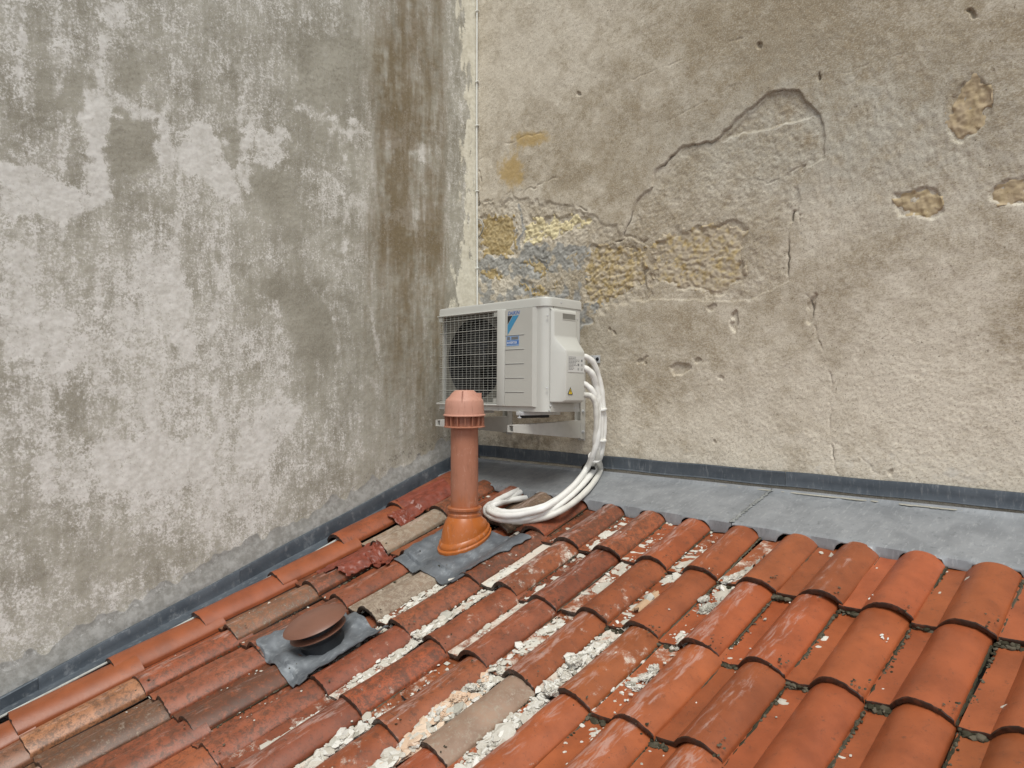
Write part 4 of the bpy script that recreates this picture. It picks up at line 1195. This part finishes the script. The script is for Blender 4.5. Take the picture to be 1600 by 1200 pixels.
b = MB().lathe([(PR, .12), (PR, .24), (PR*.998, .39), (PR, .54)], n)
b.build('pipe', M_PIPE, vp, 30)
ZC = .525
b = MB()
b.lathe([(PR*.95, ZC), (.088, ZC+.004), (.0960, ZC+.002), (.0965, ZC+.005), (.090, ZC+.008), (PR, ZC+.010)], n)
b.lathe([(.072, ZC+.006), (.072, ZC+.060)], n)
for j in range(16):
    b.box((.070, -.0015, ZC+.004), (.0925, .0015, ZC+.060), M=Matrix.Rotation(2*math.pi*j/16+.1, 4, 'Z'))
b.build('cage', M_PIPE, vp, 30)
b = MB()
b.lathe([(.086, ZC+.052), (.0985, ZC+.055), (.0985, ZC+.059), (.0925, ZC+.063), (.0905, ZC+.095), (.088, ZC+.124), (.085, ZC+.130), (.066, ZC+.148), (.062, ZC+.156), (.046, ZC+.170), (.044, ZC+.1725), (.0, ZC+.1735)], n, cap=False)
b.box((-.0015, -.090, ZC+.122), (.0015, -.044, ZC+.170), M=Matrix.Rotation(math.radians(42), 4, 'Z'))
for aa in (132, 222): b.box((-.0015, -.080, ZC+.122), (.0015, -.044, ZC+.160), M=Matrix.Rotation(math.radians(aa), 4, 'Z'))
b.build('cap', M_CAP, vp, 26)

# ------------------------------------------------------------------ low cowl vent with lead slate
CV = onR(503, 1003, .050)
cv = empty('cowl_vent', roofP(CV[0], CV[1], .066))
tag(cv, 'low brown double-disc cowl vent on a crumpled lead sheet among old tiles', 'roof vent')
bpy.context.view_layer.update()
def h_cv(u, v):
    e = sm_env(u, v, .012); r = math.hypot((u-CV[0])/.095, (v-CV[1])/.10); k = float(sst(np.array(r), .9, 1.5))
    return (.046)*(1-k)+(e+.008)*k
o = drape('lead_sheet', [onR(398, 1010, .055), onR(467, 1085, .030), onR(607, 992, .030), onR(535, 950, .050)], 40, h_cv, .003, M_LEAD, .0019, 33, cv, .004)
wx(o, cv)
MR = RB.to_4x4()
MT = Matrix.Rotation(math.radians(-7), 4, 'Y') @ RB.to_4x4()
b = MB().lathe([(.086, -.05), (.086, .004), (.081, .010), (.078, .014), (.078, .052)], 40, 0, MT); b.build('collar', M_RUBBER, cv)
b = MB().lathe([(.076, .028), (.096, .030), (.110, .0325), (.1115, .035), (.109, .0370), (.090, .040), (.055, .041)], 56, 0, MT); b.build('lower_disc', M_COWL, cv)
b = MB().lathe([(.060, .038), (.060, .075)], 30, 0, MT); b.build('neck', M_RUBBER, cv)
b = MB().lathe([(.055, .072), (.110, .069), (.124, .0695), (.1265, .072), (.124, .075), (.110, .084), (.090, .092), (.06, .101), (.0, .106)], 64, 0, MT, cap=False); b.build('top_disc', M_COWL, cv)

# ------------------------------------------------------------------ red flashing tape patches
def h_env(u, v): return env(u)+.016*(1-(v % TL)/LEN)+.002
VU = [onR(x, y, .022) for x, y in [(632, 808), (540, 862), (442.5, 922.5), (321, 991)]]
def h_tape(u, v):
    a = np.interp(v, [q[1] for q in VU[::-1]], [q[0] for q in VU[::-1]])
    e = max(sm_env(u, v, .012), .02); x = u-a
    if -.175 < x < .004: e = max(e, prof(min(0, x), True)+.012+.016*(1-((v-VU[0][1]) % TL)/LEN))
    return e
def tape(corners, label, seed, wr=.006, nn=34, lift=.004, edge=.004):
    cs = [onR(x, y, .070) for x, y in corners]
    o = drape('flashing_tape', cs, nn, lambda u, v: h_tape(u, v)+lift, .0015, M_RED, wr, seed, None, edge, (2.6, 1))
    return tag(o, label, 'flashing tape', 'red flashing tape on the old tiles')
tape([(490, 884), (508, 897), (590, 852), (574, 838)], 'flat brick red tape strip stuck lengthways along a verge tile', 61, .0010, lift=.005, edge=.002)
tape([(512, 880), (535, 894), (590, 866), (560, 850)], 'crumpled red tape bunched over a tile edge below the flat strip', 62, .0022, lift=.008)
tape([(570, 866), (606, 884), (618, 866), (590, 848)], 'red tape fold curling down a greyish tile end near the lead sheet', 63, .0026, lift=.008)
tape([(618, 788), (640, 800), (706, 760), (690, 750)], 'red tape wrapping the topmost verge tile near the zinc corner', 64, .0014, lift=.004, edge=.003)
tape([(606, 806), (634, 816), (652, 802), (626, 794)], 'torn red tape end hanging over the second verge tile', 65, .0024, lift=.006)

# ------------------------------------------------------------------ air conditioner
AW, AD, AH = .83, .25, .562
ac = empty('air_conditioner', (-3.245, 2.622, -.208), (math.radians(-1.6), math.radians(-1.0), 0))
tag(ac, 'ivory outdoor air conditioning unit on wall brackets in the corner', 'air conditioner')
bpy.context.view_layer.update()
def acp(mb, name, mats, smooth=35): return mb.build(name, mats, ac, smooth)
# casing: plan outline with rounded front corners, hollow behind the fan opening
def outline(w, d, r, inset=0.):
    pts = [(inset, d), (inset, r)]
    for j in range(7):
        a = math.pi+math.pi/2*j/6; pts.append((r+inset+ r*math.cos(a), r+inset+r*math.sin(a)))
    for j in range(7):
        a = 1.5*math.pi+math.pi/2*j/6; pts.append((w-r-inset+r*math.cos(a), r+inset+r*math.sin(a)))
    pts += [(w-inset, r), (w-inset, d)]
    return pts
OX0, OX1, OZ0, OZ1 = .016, .492, .034, .520
b = MB()
ol = outline(AW, AD, .035)
# walls as strips (skip the front-left opening)
b.box((.006, .03, .02), (.010, AD, .52)); b.box((.0, AD-.004, .02), (AW, AD, .52))
pr = [(OX1, .0), (.775, .0)]
for j in range(8):
    a = 1.5*math.pi+math.pi/2*j/7; pr.append((AW-.045+.045*math.cos(a), .045+.045*math.sin(a)))
pr += [(AW, AD), (AW-.004, AD), (AW-.004, .05), (.775, .004), (OX1, .004)]
b.prism(pr, .0, .522)
b.box((.008, .004, -.0), (OX1+.002, .012, .030)); b.box((.008, .012, .0), (AW-.004, AD, .004))
b.box((OX1-.002, .0, .0), (OX1+.004, .20, .52))
acp(b, 'casing', M_AC, 30)
lid = MB()
ol2 = [(-.004, AD+.004), (-.004, .02), (.012, -.004), (.78, -.006)]
for j in range(9):
    a = 1.5*math.pi+math.pi/2*j/8; ol2.append((AW+.004-.048+.048*math.cos(a), -.006+.048+.048*math.sin(a)))
ol2 += [(AW+.004, AD+.004)]
def shrink(P, s):
    cx, cy = sum(p[0] for p in P)/len(P), sum(p[1] for p in P)/len(P)
    return [(cx+(x-cx)*(1-s/.4), cy+(y-cy)*(1-s/.13)) for x, y in P]
m_ = len(ol2); vv = [(x, y, .518) for x, y in ol2]+[(x, y, .552) for x, y in ol2]+[(x, y, .559) for x, y in shrink(ol2, .002)]+[(x, y, .562) for x, y in shrink(ol2, .006)]
ff = [(L_*m_+i, L_*m_+(i+1) % m_, (L_+1)*m_+(i+1) % m_, (L_+1)*m_+i) for L_ in range(3) for i in range(m_)]+[tuple(range(3*m_, 4*m_)), tuple(range(m_-1, -1, -1))]
lid.add(vv, ff); acp(lid, 'lid', M_AC, 40)
# moulded front panel
b = MB(); 
px0, px1, pz0, pz1 = .552, .752, .022, .518
def pan(z0, z1):
    v = [(px0, .0, z0), (px1+.014, .0, z0), (px1-.006, -.013, z0+.004), (px0+.002, -.013, z0+.004), (px0, .0, z1), (px1+.014, .0, z1), (px1-.006, -.013, z1-.004), (px0+.002, -.013, z1-.004)]
    return v, [(3, 2, 6, 7), (0, 3, 7, 4), (2, 1, 5, 6), (0, 1, 2, 3), (4, 7, 6, 5), (0, 4, 5, 1)]
zz = [pz0, .097, .168, .240, .312, .384, pz1]
b.add(*pan(pz0, pz1)); acp(b, 'front_panel', M_ACP, 25)
for z in zz[1:-1]:
    b = MB(); b.box((px0+.004, -.0142, z-.0026), (.690, -.0128, z-.0004)); acp(b, 'groove', M_GREYINK)
    b2 = MB(); b2.box((px0+.004, -.0148, z-.0004), (.690, -.0125, z+.0016), bev=.0004)
    acp(b2, 'ridge', M_AC)
# grille
b = MB()
b.box((.0, -.012, OZ1-.004), (OX1+.006, .02, OZ1+.002), bev=.002)
b.box((-.002, -.012, .026), (OX1+.006, .02, .036), bev=.003)
b.box((OX1, -.014, .024), (.551, .004, OZ1), bev=.005)
acp(b, 'grille_frame', M_AC)
b = MB()
nh = 38
for i in range(nh):
    z = OZ0+.008+(OZ1-OZ0-.016)*i/(nh-1); t = .0016 if i % 5 == 0 else .00055
    pts = [(OX1+.002, -.009, z), (.05, -.009, z), (.022, -.006, z), (.006, .006, z), (.0, .030, z), (.0, .10, z)]
    b.tube(pts, t, 4)
for i in range(15):
    x = .010+(OX1-.014)*i/14
    b.tube([(x, -.0065 if x > .03 else .004, OZ0), (x, -.0065 if x > .03 else .004, OZ1)], .0008, 4)
for i in range(4):
    b.tube([(.001, .03+.022*i, OZ0), (.001, .03+.022*i, OZ1)], .0013, 4)
for x, z in ((OX1-.03, OZ0+.004), (OX1-.03, OZ1-.03), (.01, OZ1-.03)): b.box((x, -.007, z), (x+.028, -.001, z+.026))
tag(acp(b, 'grille_bars', M_GRILLE), kind='stuff')
fc = ((OX0+OX1)/2+.012, .055, (OZ0+OZ1)/2)
b = MB(); rr = .222; nA = 48
ring = [(fc[0]+rr*math.cos(2*math.pi*i/nA), fc[2]+rr*math.sin(2*math.pi*i/nA)) for i in range(nA)]
sq = []
for i in range(nA):
    c, s = math.cos(2*math.pi*i/nA), math.sin(2*math.pi*i/nA); m_ = max(abs(c)/.242, abs(s)/.245); sq.append((fc[0]+c/m_, fc[2]+s/m_))
vv = [(x, .038, z) for x, z in sq]+[(x, .038, z) for x, z in ring]+[(x, .15, z) for x, z in ring]
ff = [(i, (i+1) % nA, nA+(i+1) % nA, nA+i) for i in range(nA)]
b.add(vv, ff, 0); b.add(vv, [(nA+i, nA+(i+1) % nA, 2*nA+(i+1) % nA, 2*nA+i) for i in range(nA)], 1)
b.add([(x, .15, z) for x, z in ring], [tuple(range(nA))], 1)
acp(b, 'fan_shroud', [M_FIN, M_BLACK], 30)
b = MB(); Mf = Matrix.Translation((fc[0], .095, fc[2])) @ Matrix.Rotation(math.pi/2, 4, 'X')
b.lathe([(.062, -.02), (.062, .03), (.055, .036), (.0, .038)], 30, 0, Mf, cap=False)
for k in range(3):
    vv = []; ff = []
    for i in range(7):
        r_ = .055+(.212-.055)*i/6
        for j in range(7):
            a = 2*math.pi*k/3+(j/6-.5)*(1.25+.35*i/6)+.12*i/6
            vv.append((r_*math.cos(a), r_*math.sin(a), (j/6-.5)*.055))
    for i in range(6):
        for j in range(6): a = i*7+j; ff.append((a, a+1, a+8, a+7))
    b.add([Mf @ Vector(q) for q in vv], ff); b.add([Mf @ Vector((q[0], q[1], q[2]-.003)) for q in vv], [f[::-1] for f in ff])
acp(b, 'fan', M_DARK, 40)
# side service cover
b = MB()
def sec(z, p): return [(AW, .022, z), (AW+p*.5, .024+.018*p/.07, z), (AW+p, .030+.036*p/.07, z), (AW+p, .206, z), (AW+p*.55, .214, z), (AW, .217, z)]
sc_ = [(.046, .050), (.056, .066), (.290, .069), (.302, .066), (.352, .026), (.372, .016), (.492, .015), (.504, .009), (.508, .0005)]
R_ = [sec(*q) for q in sc_]; m_ = 6
vv = [q for r_ in R_ for q in r_]; ff = [(i*m_+j, i*m_+j+1, (i+1)*m_+j+1, (i+1)*m_+j) for i in range(len(R_)-1) for j in range(m_-1)]
ff += [(i*m_+m_-1, i*m_, (i+1)*m_, (i+1)*m_+m_-1) for i in range(len(R_)-1)]
ff += [tuple(range(m_-1, -1, -1)), tuple(range((len(R_)-1)*m_, len(R_)*m_))]
b.add(vv, ff); sc_o = acp(b, 'service_cover', M_AC, 24)
bvm = bmesh.new(); bvm.from_mesh(sc_o.data); bmesh.ops.recalc_face_normals(bvm, faces=bvm.faces)
bmesh.ops.bevel(bvm, geom=[e for e in bvm.edges if len(e.link_faces) == 2 and e.calc_face_angle() > .35], offset=.005, segments=3, profile=.5, affect='EDGES')
bvm.to_mesh(sc_o.data); bvm.free(); sc_o.data.polygons.foreach_set('use_smooth', [True]*len(sc_o.data.polygons)); sc_o.data.set_sharp_from_angle(angle=math.radians(40))
b = MB(); hx = AW+.0152
b.box((hx-.002, .098, .456), (hx+.002, .194, .459), 0); b.box((hx-.002, .098, .486), (hx+.001, .194, .4885), 0)
b.box((hx-.002, .096, .456), (hx+.001, .098, .4885), 0); b.box((hx-.002, .194, .456), (hx+.001, .197, .4885), 0)
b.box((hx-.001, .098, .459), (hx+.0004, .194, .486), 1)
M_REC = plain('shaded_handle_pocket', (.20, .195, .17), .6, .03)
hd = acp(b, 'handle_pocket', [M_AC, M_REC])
for y0_, x_, z_ in ((.006, AW, .468), (.006, AW, .115), (.030, AW+.001, .030), (.024, AW, .008), (.10, AW+.003, .540), (.225, AW, .47), (.215, AW-.001, .02)):
    b = MB(); b.lathe([(.0055, 0), (.005, .003), (.0, .0035)], 10, 0, Matrix.Translation((x_-.001, y0_, z_)) @ Matrix.Rotation(math.pi/2, 4, 'Y'), cap=False); acp(b, 'screw', M_STEEL)
b = MB(); b.box((AW-.0005, .046, .0), (AW+.0012, .0475, .52)); acp(b, 'panel_joint', M_GREYINK)
b = MB(); b.box((AW-.002, .035, .0), (AW+.003, .20, .045), bev=.002); acp(b, 'valve_plate', M_ACP)
# feet and rubber rail
for x in (.145, .655):
    b = MB(); b.box((x-.02, -.012, -.020), (x+.02, AD+.03, -.001), bev=.002); b.box((x-.012, -.004, -.034), (x+.012, .20, -.020), 1); acp(b, 'foot', [M_STEEL, M_BLACK])
    b = MB(); b.lathe([(.011, -.034), (.011, -.028), (.0045, -.028), (.0045, .002)], 8, 0, Matrix.Translation((x, -.006, 0))); acp(b, 'bolt', M_STEEL)
# logo, badge, stickers (flat print)
def text(body, size, M, mat, name, shear=.0, ex=.0003, xs=1.0):
    cu = bpy.data.curves.new('t', 'FONT'); cu.body = body; cu.size = size; cu.shear = shear; cu.extrude = ex; cu.offset = size*.012
    t = bpy.data.objects.new('t', cu); COL.objects.link(t); bpy.context.view_layer.update()
    me = bpy.data.meshes.new_from_object(t.evaluated_get(bpy.context.evaluated_depsgraph_get()))
    bpy.data.objects.remove(t); me.transform(M @ Matrix.Diagonal((xs, 1, 1, 1))); me.materials.clear(); me.materials.append(mat)
    o = obj(name, me, ac); return o
FR = Matrix.Rotation(math.pi/2, 4, 'X')
fy = -.0134
def T(x, y, z): return Matrix.Translation((x, y, z))
lx, lz = .572, .4865
text('DAIKIN', .0270, T(lx, fy, lz) @ FR, M_LETTER, 'brand_letters', .28, xs=.92)
def flat(poly, mat, name, y=fy, th=.0004):
    b = MB(); b.prism(poly, -th, th, 0, T(0, y, 0) @ FR); return acp(b, name, mat)
flat([(lx, .4825), (lx+.034, .4825), (lx, .4405)], M_INK, 'logo_triangle')
flat([(lx+.038, .4825), (lx+.080, .4825), (lx, .3865), (lx, .4355)], M_BLUE, 'logo_stripe')
flat([(.564, .329), (.654, .329), (.654, .380), (.564, .380)], M_PALEBLUE, 'badge', fy, .0003)
flat([(.566, .337), (.652, .337), (.652, .356), (.566, .356)], M_NAVY, 'badge_band', fy-.0004)
text('INVERTER', .0165, T(.5685, fy-.0008, .3405) @ FR, M_WHITE, 'badge_letters', 0, xs=.98)
flat([(.570, .361), (.590, .361), (.590, .376), (.570, .376)], M_GREYINK, 'badge_mark', fy-.0004)
flat([(.600, .361), (.648, .361), (.648, .376), (.600, .376)], M_GREYINK, 'badge_mark', fy-.0004)
# side label: printed sheet with blocks of small print
SDm = Matrix(((0, 0, 1, 0), (1, 0, 0, 0), (0, 1, 0, 0), (0, 0, 0, 1)))   # (y, z) plane facing +x
def sflat(poly, mat, name, x, th=.0004):
    b = MB(); b.prism(poly, -th, th, 0, T(x, 0, 0) @ SDm); return acp(b, name, mat)
sx = AW+.0694
sflat([(.078, .195), (.200, .195), (.200, .275), (.078, .275)], M_STICK, 'rating_label', sx)
b = MB(); gq = random.Random(4); L0 = T(sx+.0006, 0, 0) @ SDm
for i in range(10):
    z = .268-.0068*i; x = .083
    while x < .138-(.02 if i > 6 else 0):
        w_ = gq.uniform(.004, .014)
        b.prism([(x, z), (x+w_, z), (x+w_, z+.0028), (x, z+.0028)], -.0002, .0002, 0, L0); x += w_+.003
for i in range(3):
    for j in range(2):
        x, z = .150+.026*j, .248-.021*i
        q = .011
        if (i+j) % 3 == 1: b.prism([(x, z), (x+q, z), (x+q, z+q), (x, z+q)], -.0002, .0002, 0, L0)
        elif (i+j) % 3 == 2:
            for k in range(3): b.prism([(x, z+k*.004), (x+q, z+k*.004), (x+q, z+k*.004+.002), (x, z+k*.004+.002)], -.0002, .0002, 0, L0)
        else:
            b.prism([(x, z), (x+q, z), (x+q, z+.002), (x, z+.002)], -.0002, .0002, 0, L0); b.prism([(x, z), (x+.002, z), (x+.002, z+q), (x, z+q)], -.0002, .0002, 0, L0); b.prism([(x+q-.002, z), (x+q, z), (x+q, z+q), (x+q-.002, z+q)], -.0002, .0002, 0, L0)
acp(b, 'label_print', M_GREYINK)
sflat([(.078, .086), (.116, .086), (.097, .122)], M_INK, 'warning_sign', sx)
sflat([(.084, .0885), (.110, .0885), (.097, .1145)], M_YELLOW, 'warning_triangle', sx+.0006)
sflat([(.0955, .0925), (.0985, .0925), (.0985, .096), (.0955, .096)], M_INK, 'warning_mark', sx+.0012)
sflat([(.0945, .099), (.0995, .099), (.098, .109), (.096, .109)], M_INK, 'warning_mark', sx+.0012)

# ------------------------------------------------------------------ wall brackets
def bracket(x, label, y0=2.545):
    e = empty('wall_bracket', (x, YW, -.26)); bpy.context.view_layer.update()
    tag(e, label, 'bracket', 'air conditioner brackets')
    zt = onY(800, 652, y0)[2] if x > -2.9 else onY(684, 647, 2.545)[2]
    zt = -.262
    b = MB(); L_ = YW-.012
    # open channel: top flange, tapering web, bottom flange
    def plate(poly, x0, x1):
        v = [(x0, y, z) for y, z in poly]+[(x1, y, z) for y, z in poly]; m = len(poly)
        b.add(v, [tuple(range(m)), tuple(range(2*m-1, m-1, -1))]+[(i, i+m, (i+1) % m+m, (i+1) % m) for i in range(m)])
    web = [(y0, zt), (L_, zt), (L_, zt-.095), (L_-.06, zt-.093), (y0, zt-.034)]
    plate(web, x+.018, x+.0205); plate(web, x-.0205, x-.018)
    b.box((x-.018, y0+.01, zt-.003), (x+.018, L_, zt-.0005))
    b.box((x-.018, y0, zt-.034), (x+.018, y0+.05, zt-.0315))
    o = b.build('arm', M_BRKT, e); wx(o, e)
    b = MB(); b.box((x-.022, L_-.002, zt-.11), (x+.022, YW-.002, zt+.36), bev=.001); b.box((x+.019, L_-.03, zt-.10), (x+.022, L_-.001, zt+.34)); b.box((x-.022, L_-.03, zt-.10), (x-.019, L_-.001, zt+.34))
    wx(b.build('post', M_BRKT, e), e)
    for dz in (-.06, .05):
        b = MB(); b.lathe([(.009, 0), (.009, .006), (.005, .006), (.005, .012), (.0, .012)], 8, 0, Matrix.Translation((x+.022, L_-.014, zt+dz)) @ Matrix.Rotation(math.pi/2, 4, 'Y'), cap=False)
        wx(b.build('bolt', M_STEEL, e), e)
bracket(-2.585, 'ivory bracket arm carrying the service cover end of the unit')
bracket(-3.150, 'ivory bracket arm carrying the fan end of the unit near the corner')
p = onY(931, 561, YW-.01)
e = empty('wall_plate', tuple(p)); bpy.context.view_layer.update()
tag(e, 'small galvanised angle plate bolted to the tan wall above the white pipes', 'wall plate')
b = MB(); b.box((p[0]-.055, YW-.012, p[2]-.022), (p[0]+.030, YW-.009, p[2]+.020), bev=.0008); b.box((p[0]+.006, YW-.045, p[2]-.075), (p[0]+.009, YW-.010, p[2]+.018)); wx(b.build('plate', M_STEEL, e), e)
b = MB(); b.lathe([(.011, 0), (.011, .003), (.007, .003), (.007, .010), (.0, .011)], 6, 0, Matrix.Translation((p[0]+.012, YW-.012, p[2])) @ Matrix.Rotation(math.pi/2, 4, 'X'), cap=False); wx(b.build('bolt', M_BLACK, e), e)

# ------------------------------------------------------------------ white insulated pipes
ip = empty('insulated_pipes', (-2.45, 2.95, -.2)); bpy.context.view_layer.update()
tag(ip, 'bundle of white wrapped refrigerant pipes looping from the unit onto the tiles', 'pipes')
APN = np.cross(np.array([1, 0, zfront(-2)-zfront(-3)]), np.array([0, YW-.022-YF, zback(-2.5)-zfront(-2.5)])); APN = APN/np.linalg.norm(APN)
AP0 = np.array([-2.5, YF, zfront(-2.5)])
def onA(px, py, h):
    d = ray(px, py); return d*((APN @ AP0+h)/(APN @ d))
def Q(px, py, kind, a):
    if kind == 'y': return onY(px, py, a)
    if kind == 'a': return onA(px, py, a)
    u, v = onR(px, py, a); return roofP(u, v, a)
PATHS = [
    ([(906, 557, 'y', 2.84), (916, 558, 'y', 2.87), (927, 567, 'y', 2.91), (935, 588, 'y', 2.95), (940, 612, 'y', 2.97), (942, 636, 'y', 2.98), (944, 662, 'y', 2.985), (942, 690, 'y', 2.985), (938, 712, 'y', 2.98), (931, 730, 'a', .040), (915, 752, 'a', .030), (893, 774, 'a', .030), (866, 794, 'a', .030), (838, 806, 'r', .105), (806, 813, 'r', .092), (780, 812, 'r', .088), (763, 806, 'r', .086), (758, 797, 'r', .086), (764, 789, 'r', .086), (780, 784, 'r', .088), (797, 777, 'y', 2.66), (812, 770, 'y', 2.755), (826, 764, 'y', 2.84)], .0153, M_WRAP),
    ([(908, 574, 'y', 2.85), (917, 577, 'y', 2.87), (926, 586, 'y', 2.90), (931, 604, 'y', 2.93), (935, 622, 'y', 2.945), (938, 640, 'y', 2.955), (939, 664, 'y', 2.96), (937, 690, 'y', 2.96), (930, 712, 'y', 2.955), (921, 731, 'a', .046), (905, 751, 'a', .040), (884, 771, 'a', .042), (858, 788, 'a', .046), (832, 797, 'r', .118), (806, 801, 'r', .112), (786, 801, 'r', .108), (772, 797, 'r', .106), (768, 791, 'r', .106), (776, 783, 'r', .108), (792, 775, 'y', 2.63), (806, 768, 'y', 2.74), (818, 764, 'y', 2.84)], .0166, M_WRAP),
    ([(906, 598, 'y', 2.85), (915, 601, 'y', 2.87), (925, 610, 'y', 2.89), (931, 624, 'y', 2.91), (934, 640, 'y', 2.925), (935, 664, 'y', 2.93), (933, 690, 'y', 2.93), (926, 712, 'y', 2.93), (916, 733, 'a', .062), (899, 756, 'a', .055), (876, 777, 'a', .055), (850, 794, 'a', .055), (824, 802, 'r', .128), (800, 806, 'r', .12), (778, 805, 'r', .112), (764, 799, 'r', .108), (764, 793, 'r', .106), (775, 788, 'r', .11), (792, 783, 'y', 2.62), (814, 779, 'y', 2.72), (836, 777, 'y', 2.84)], .0153, M_WRAP),
    ([(904, 618, 'y', 2.85), (914, 617, 'y', 2.87), (924, 619, 'y', 2.885), (930, 629, 'y', 2.90), (932, 645, 'y', 2.91), (932, 668, 'y', 2.92), (930, 694, 'y', 2.93), (934, 716, 'y', 2.965), (938, 734, 'a', .022), (926, 756, 'a', .018), (905, 778, 'a', .018), (880, 796, 'a', .020), (850, 809, 'r', .09), (820, 814, 'r', .085), (800, 815, 'r', .083)], .0150, M_WRAPD)]
for pts, r_, m_ in PATHS:
    P_ = catmull([Q(*q) for q in pts], 9)
    b = MB(); b.tube(P_, [r_*(1+.035*math.sin(i*.9)+.03*math.sin(i*.37+1)) for i in range(len(P_))], 14)
    wx(b.build('pipe', m_, ip, 60), ip)
def bandring(i_path, t, r_, mat, name, w=.014):
    P_ = catmull([Q(*q) for q in PATHS[i_path][0]], 9); j = int(t*9); c = Vector(P_[j]); d = (Vector(P_[j+1])-Vector(P_[j-1])).normalized()
    b = MB(); b.tube([c-d*w/2, c-d*w*.3, c+d*w*.3, c+d*w/2], [r_*.97, r_, r_, r_*.97], 18)
    return wx(b.build(name, mat, ip), ip)
bandring(1, 9.15, .0385, M_BLACK, 'tape_band', .018)
for t in (5.0, 6.9, 8.2): bandring(1, t, .0345, M_WRAP, 'wrap_tie', .010)

# ------------------------------------------------------------------ thin cable up the corner
cb = empty('corner_cable', (XW+.02, YW-.02, 1.0)); bpy.context.view_layer.update()
tag(cb, 'thin white cable clipped up the corner between the two walls', 'cable')
b = MB(); cx0, cy0 = XW+.016, YW-.016
b.tube(catmull([(cx0+.002*math.sin(z*3.1), cy0, z) for z in np.linspace(-.15, 3.0, 24)], 3), .0055, 8); wx(b.build('cable', M_CABLE, cb), cb)
for py_ in (20, 130, 198, 300, 420):
    z = onY(745.5, py_, YW)[2]
    b = MB(); b.box((cx0-.008, cy0-.009, z-.005), (cx0+.009, cy0+.010, z+.005), bev=.002); b.lathe([(.003, 0), (.003, .008), (0, .009)], 8, 0, Matrix.Translation((cx0+.012, cy0+.004, z)) @ Matrix.Rotation(math.pi/2, 4, 'X'), cap=False)
    wx(b.build('clip', M_CABLE, cb), cb)
b = MB(); b.tube(catmull([onY(x, y, YW-h) for x, y, h in ((747, 342, .01), (752, 345, .012), (755, 354, .012), (752, 364, .012), (748, 370, .008))], 6), .004, 8)
tag(b.build('cable_loop', plain('grey_cable', (.30, .29, .26), .5)), 'short grey cable loop poking from the ochre stone by the corner', 'cable')
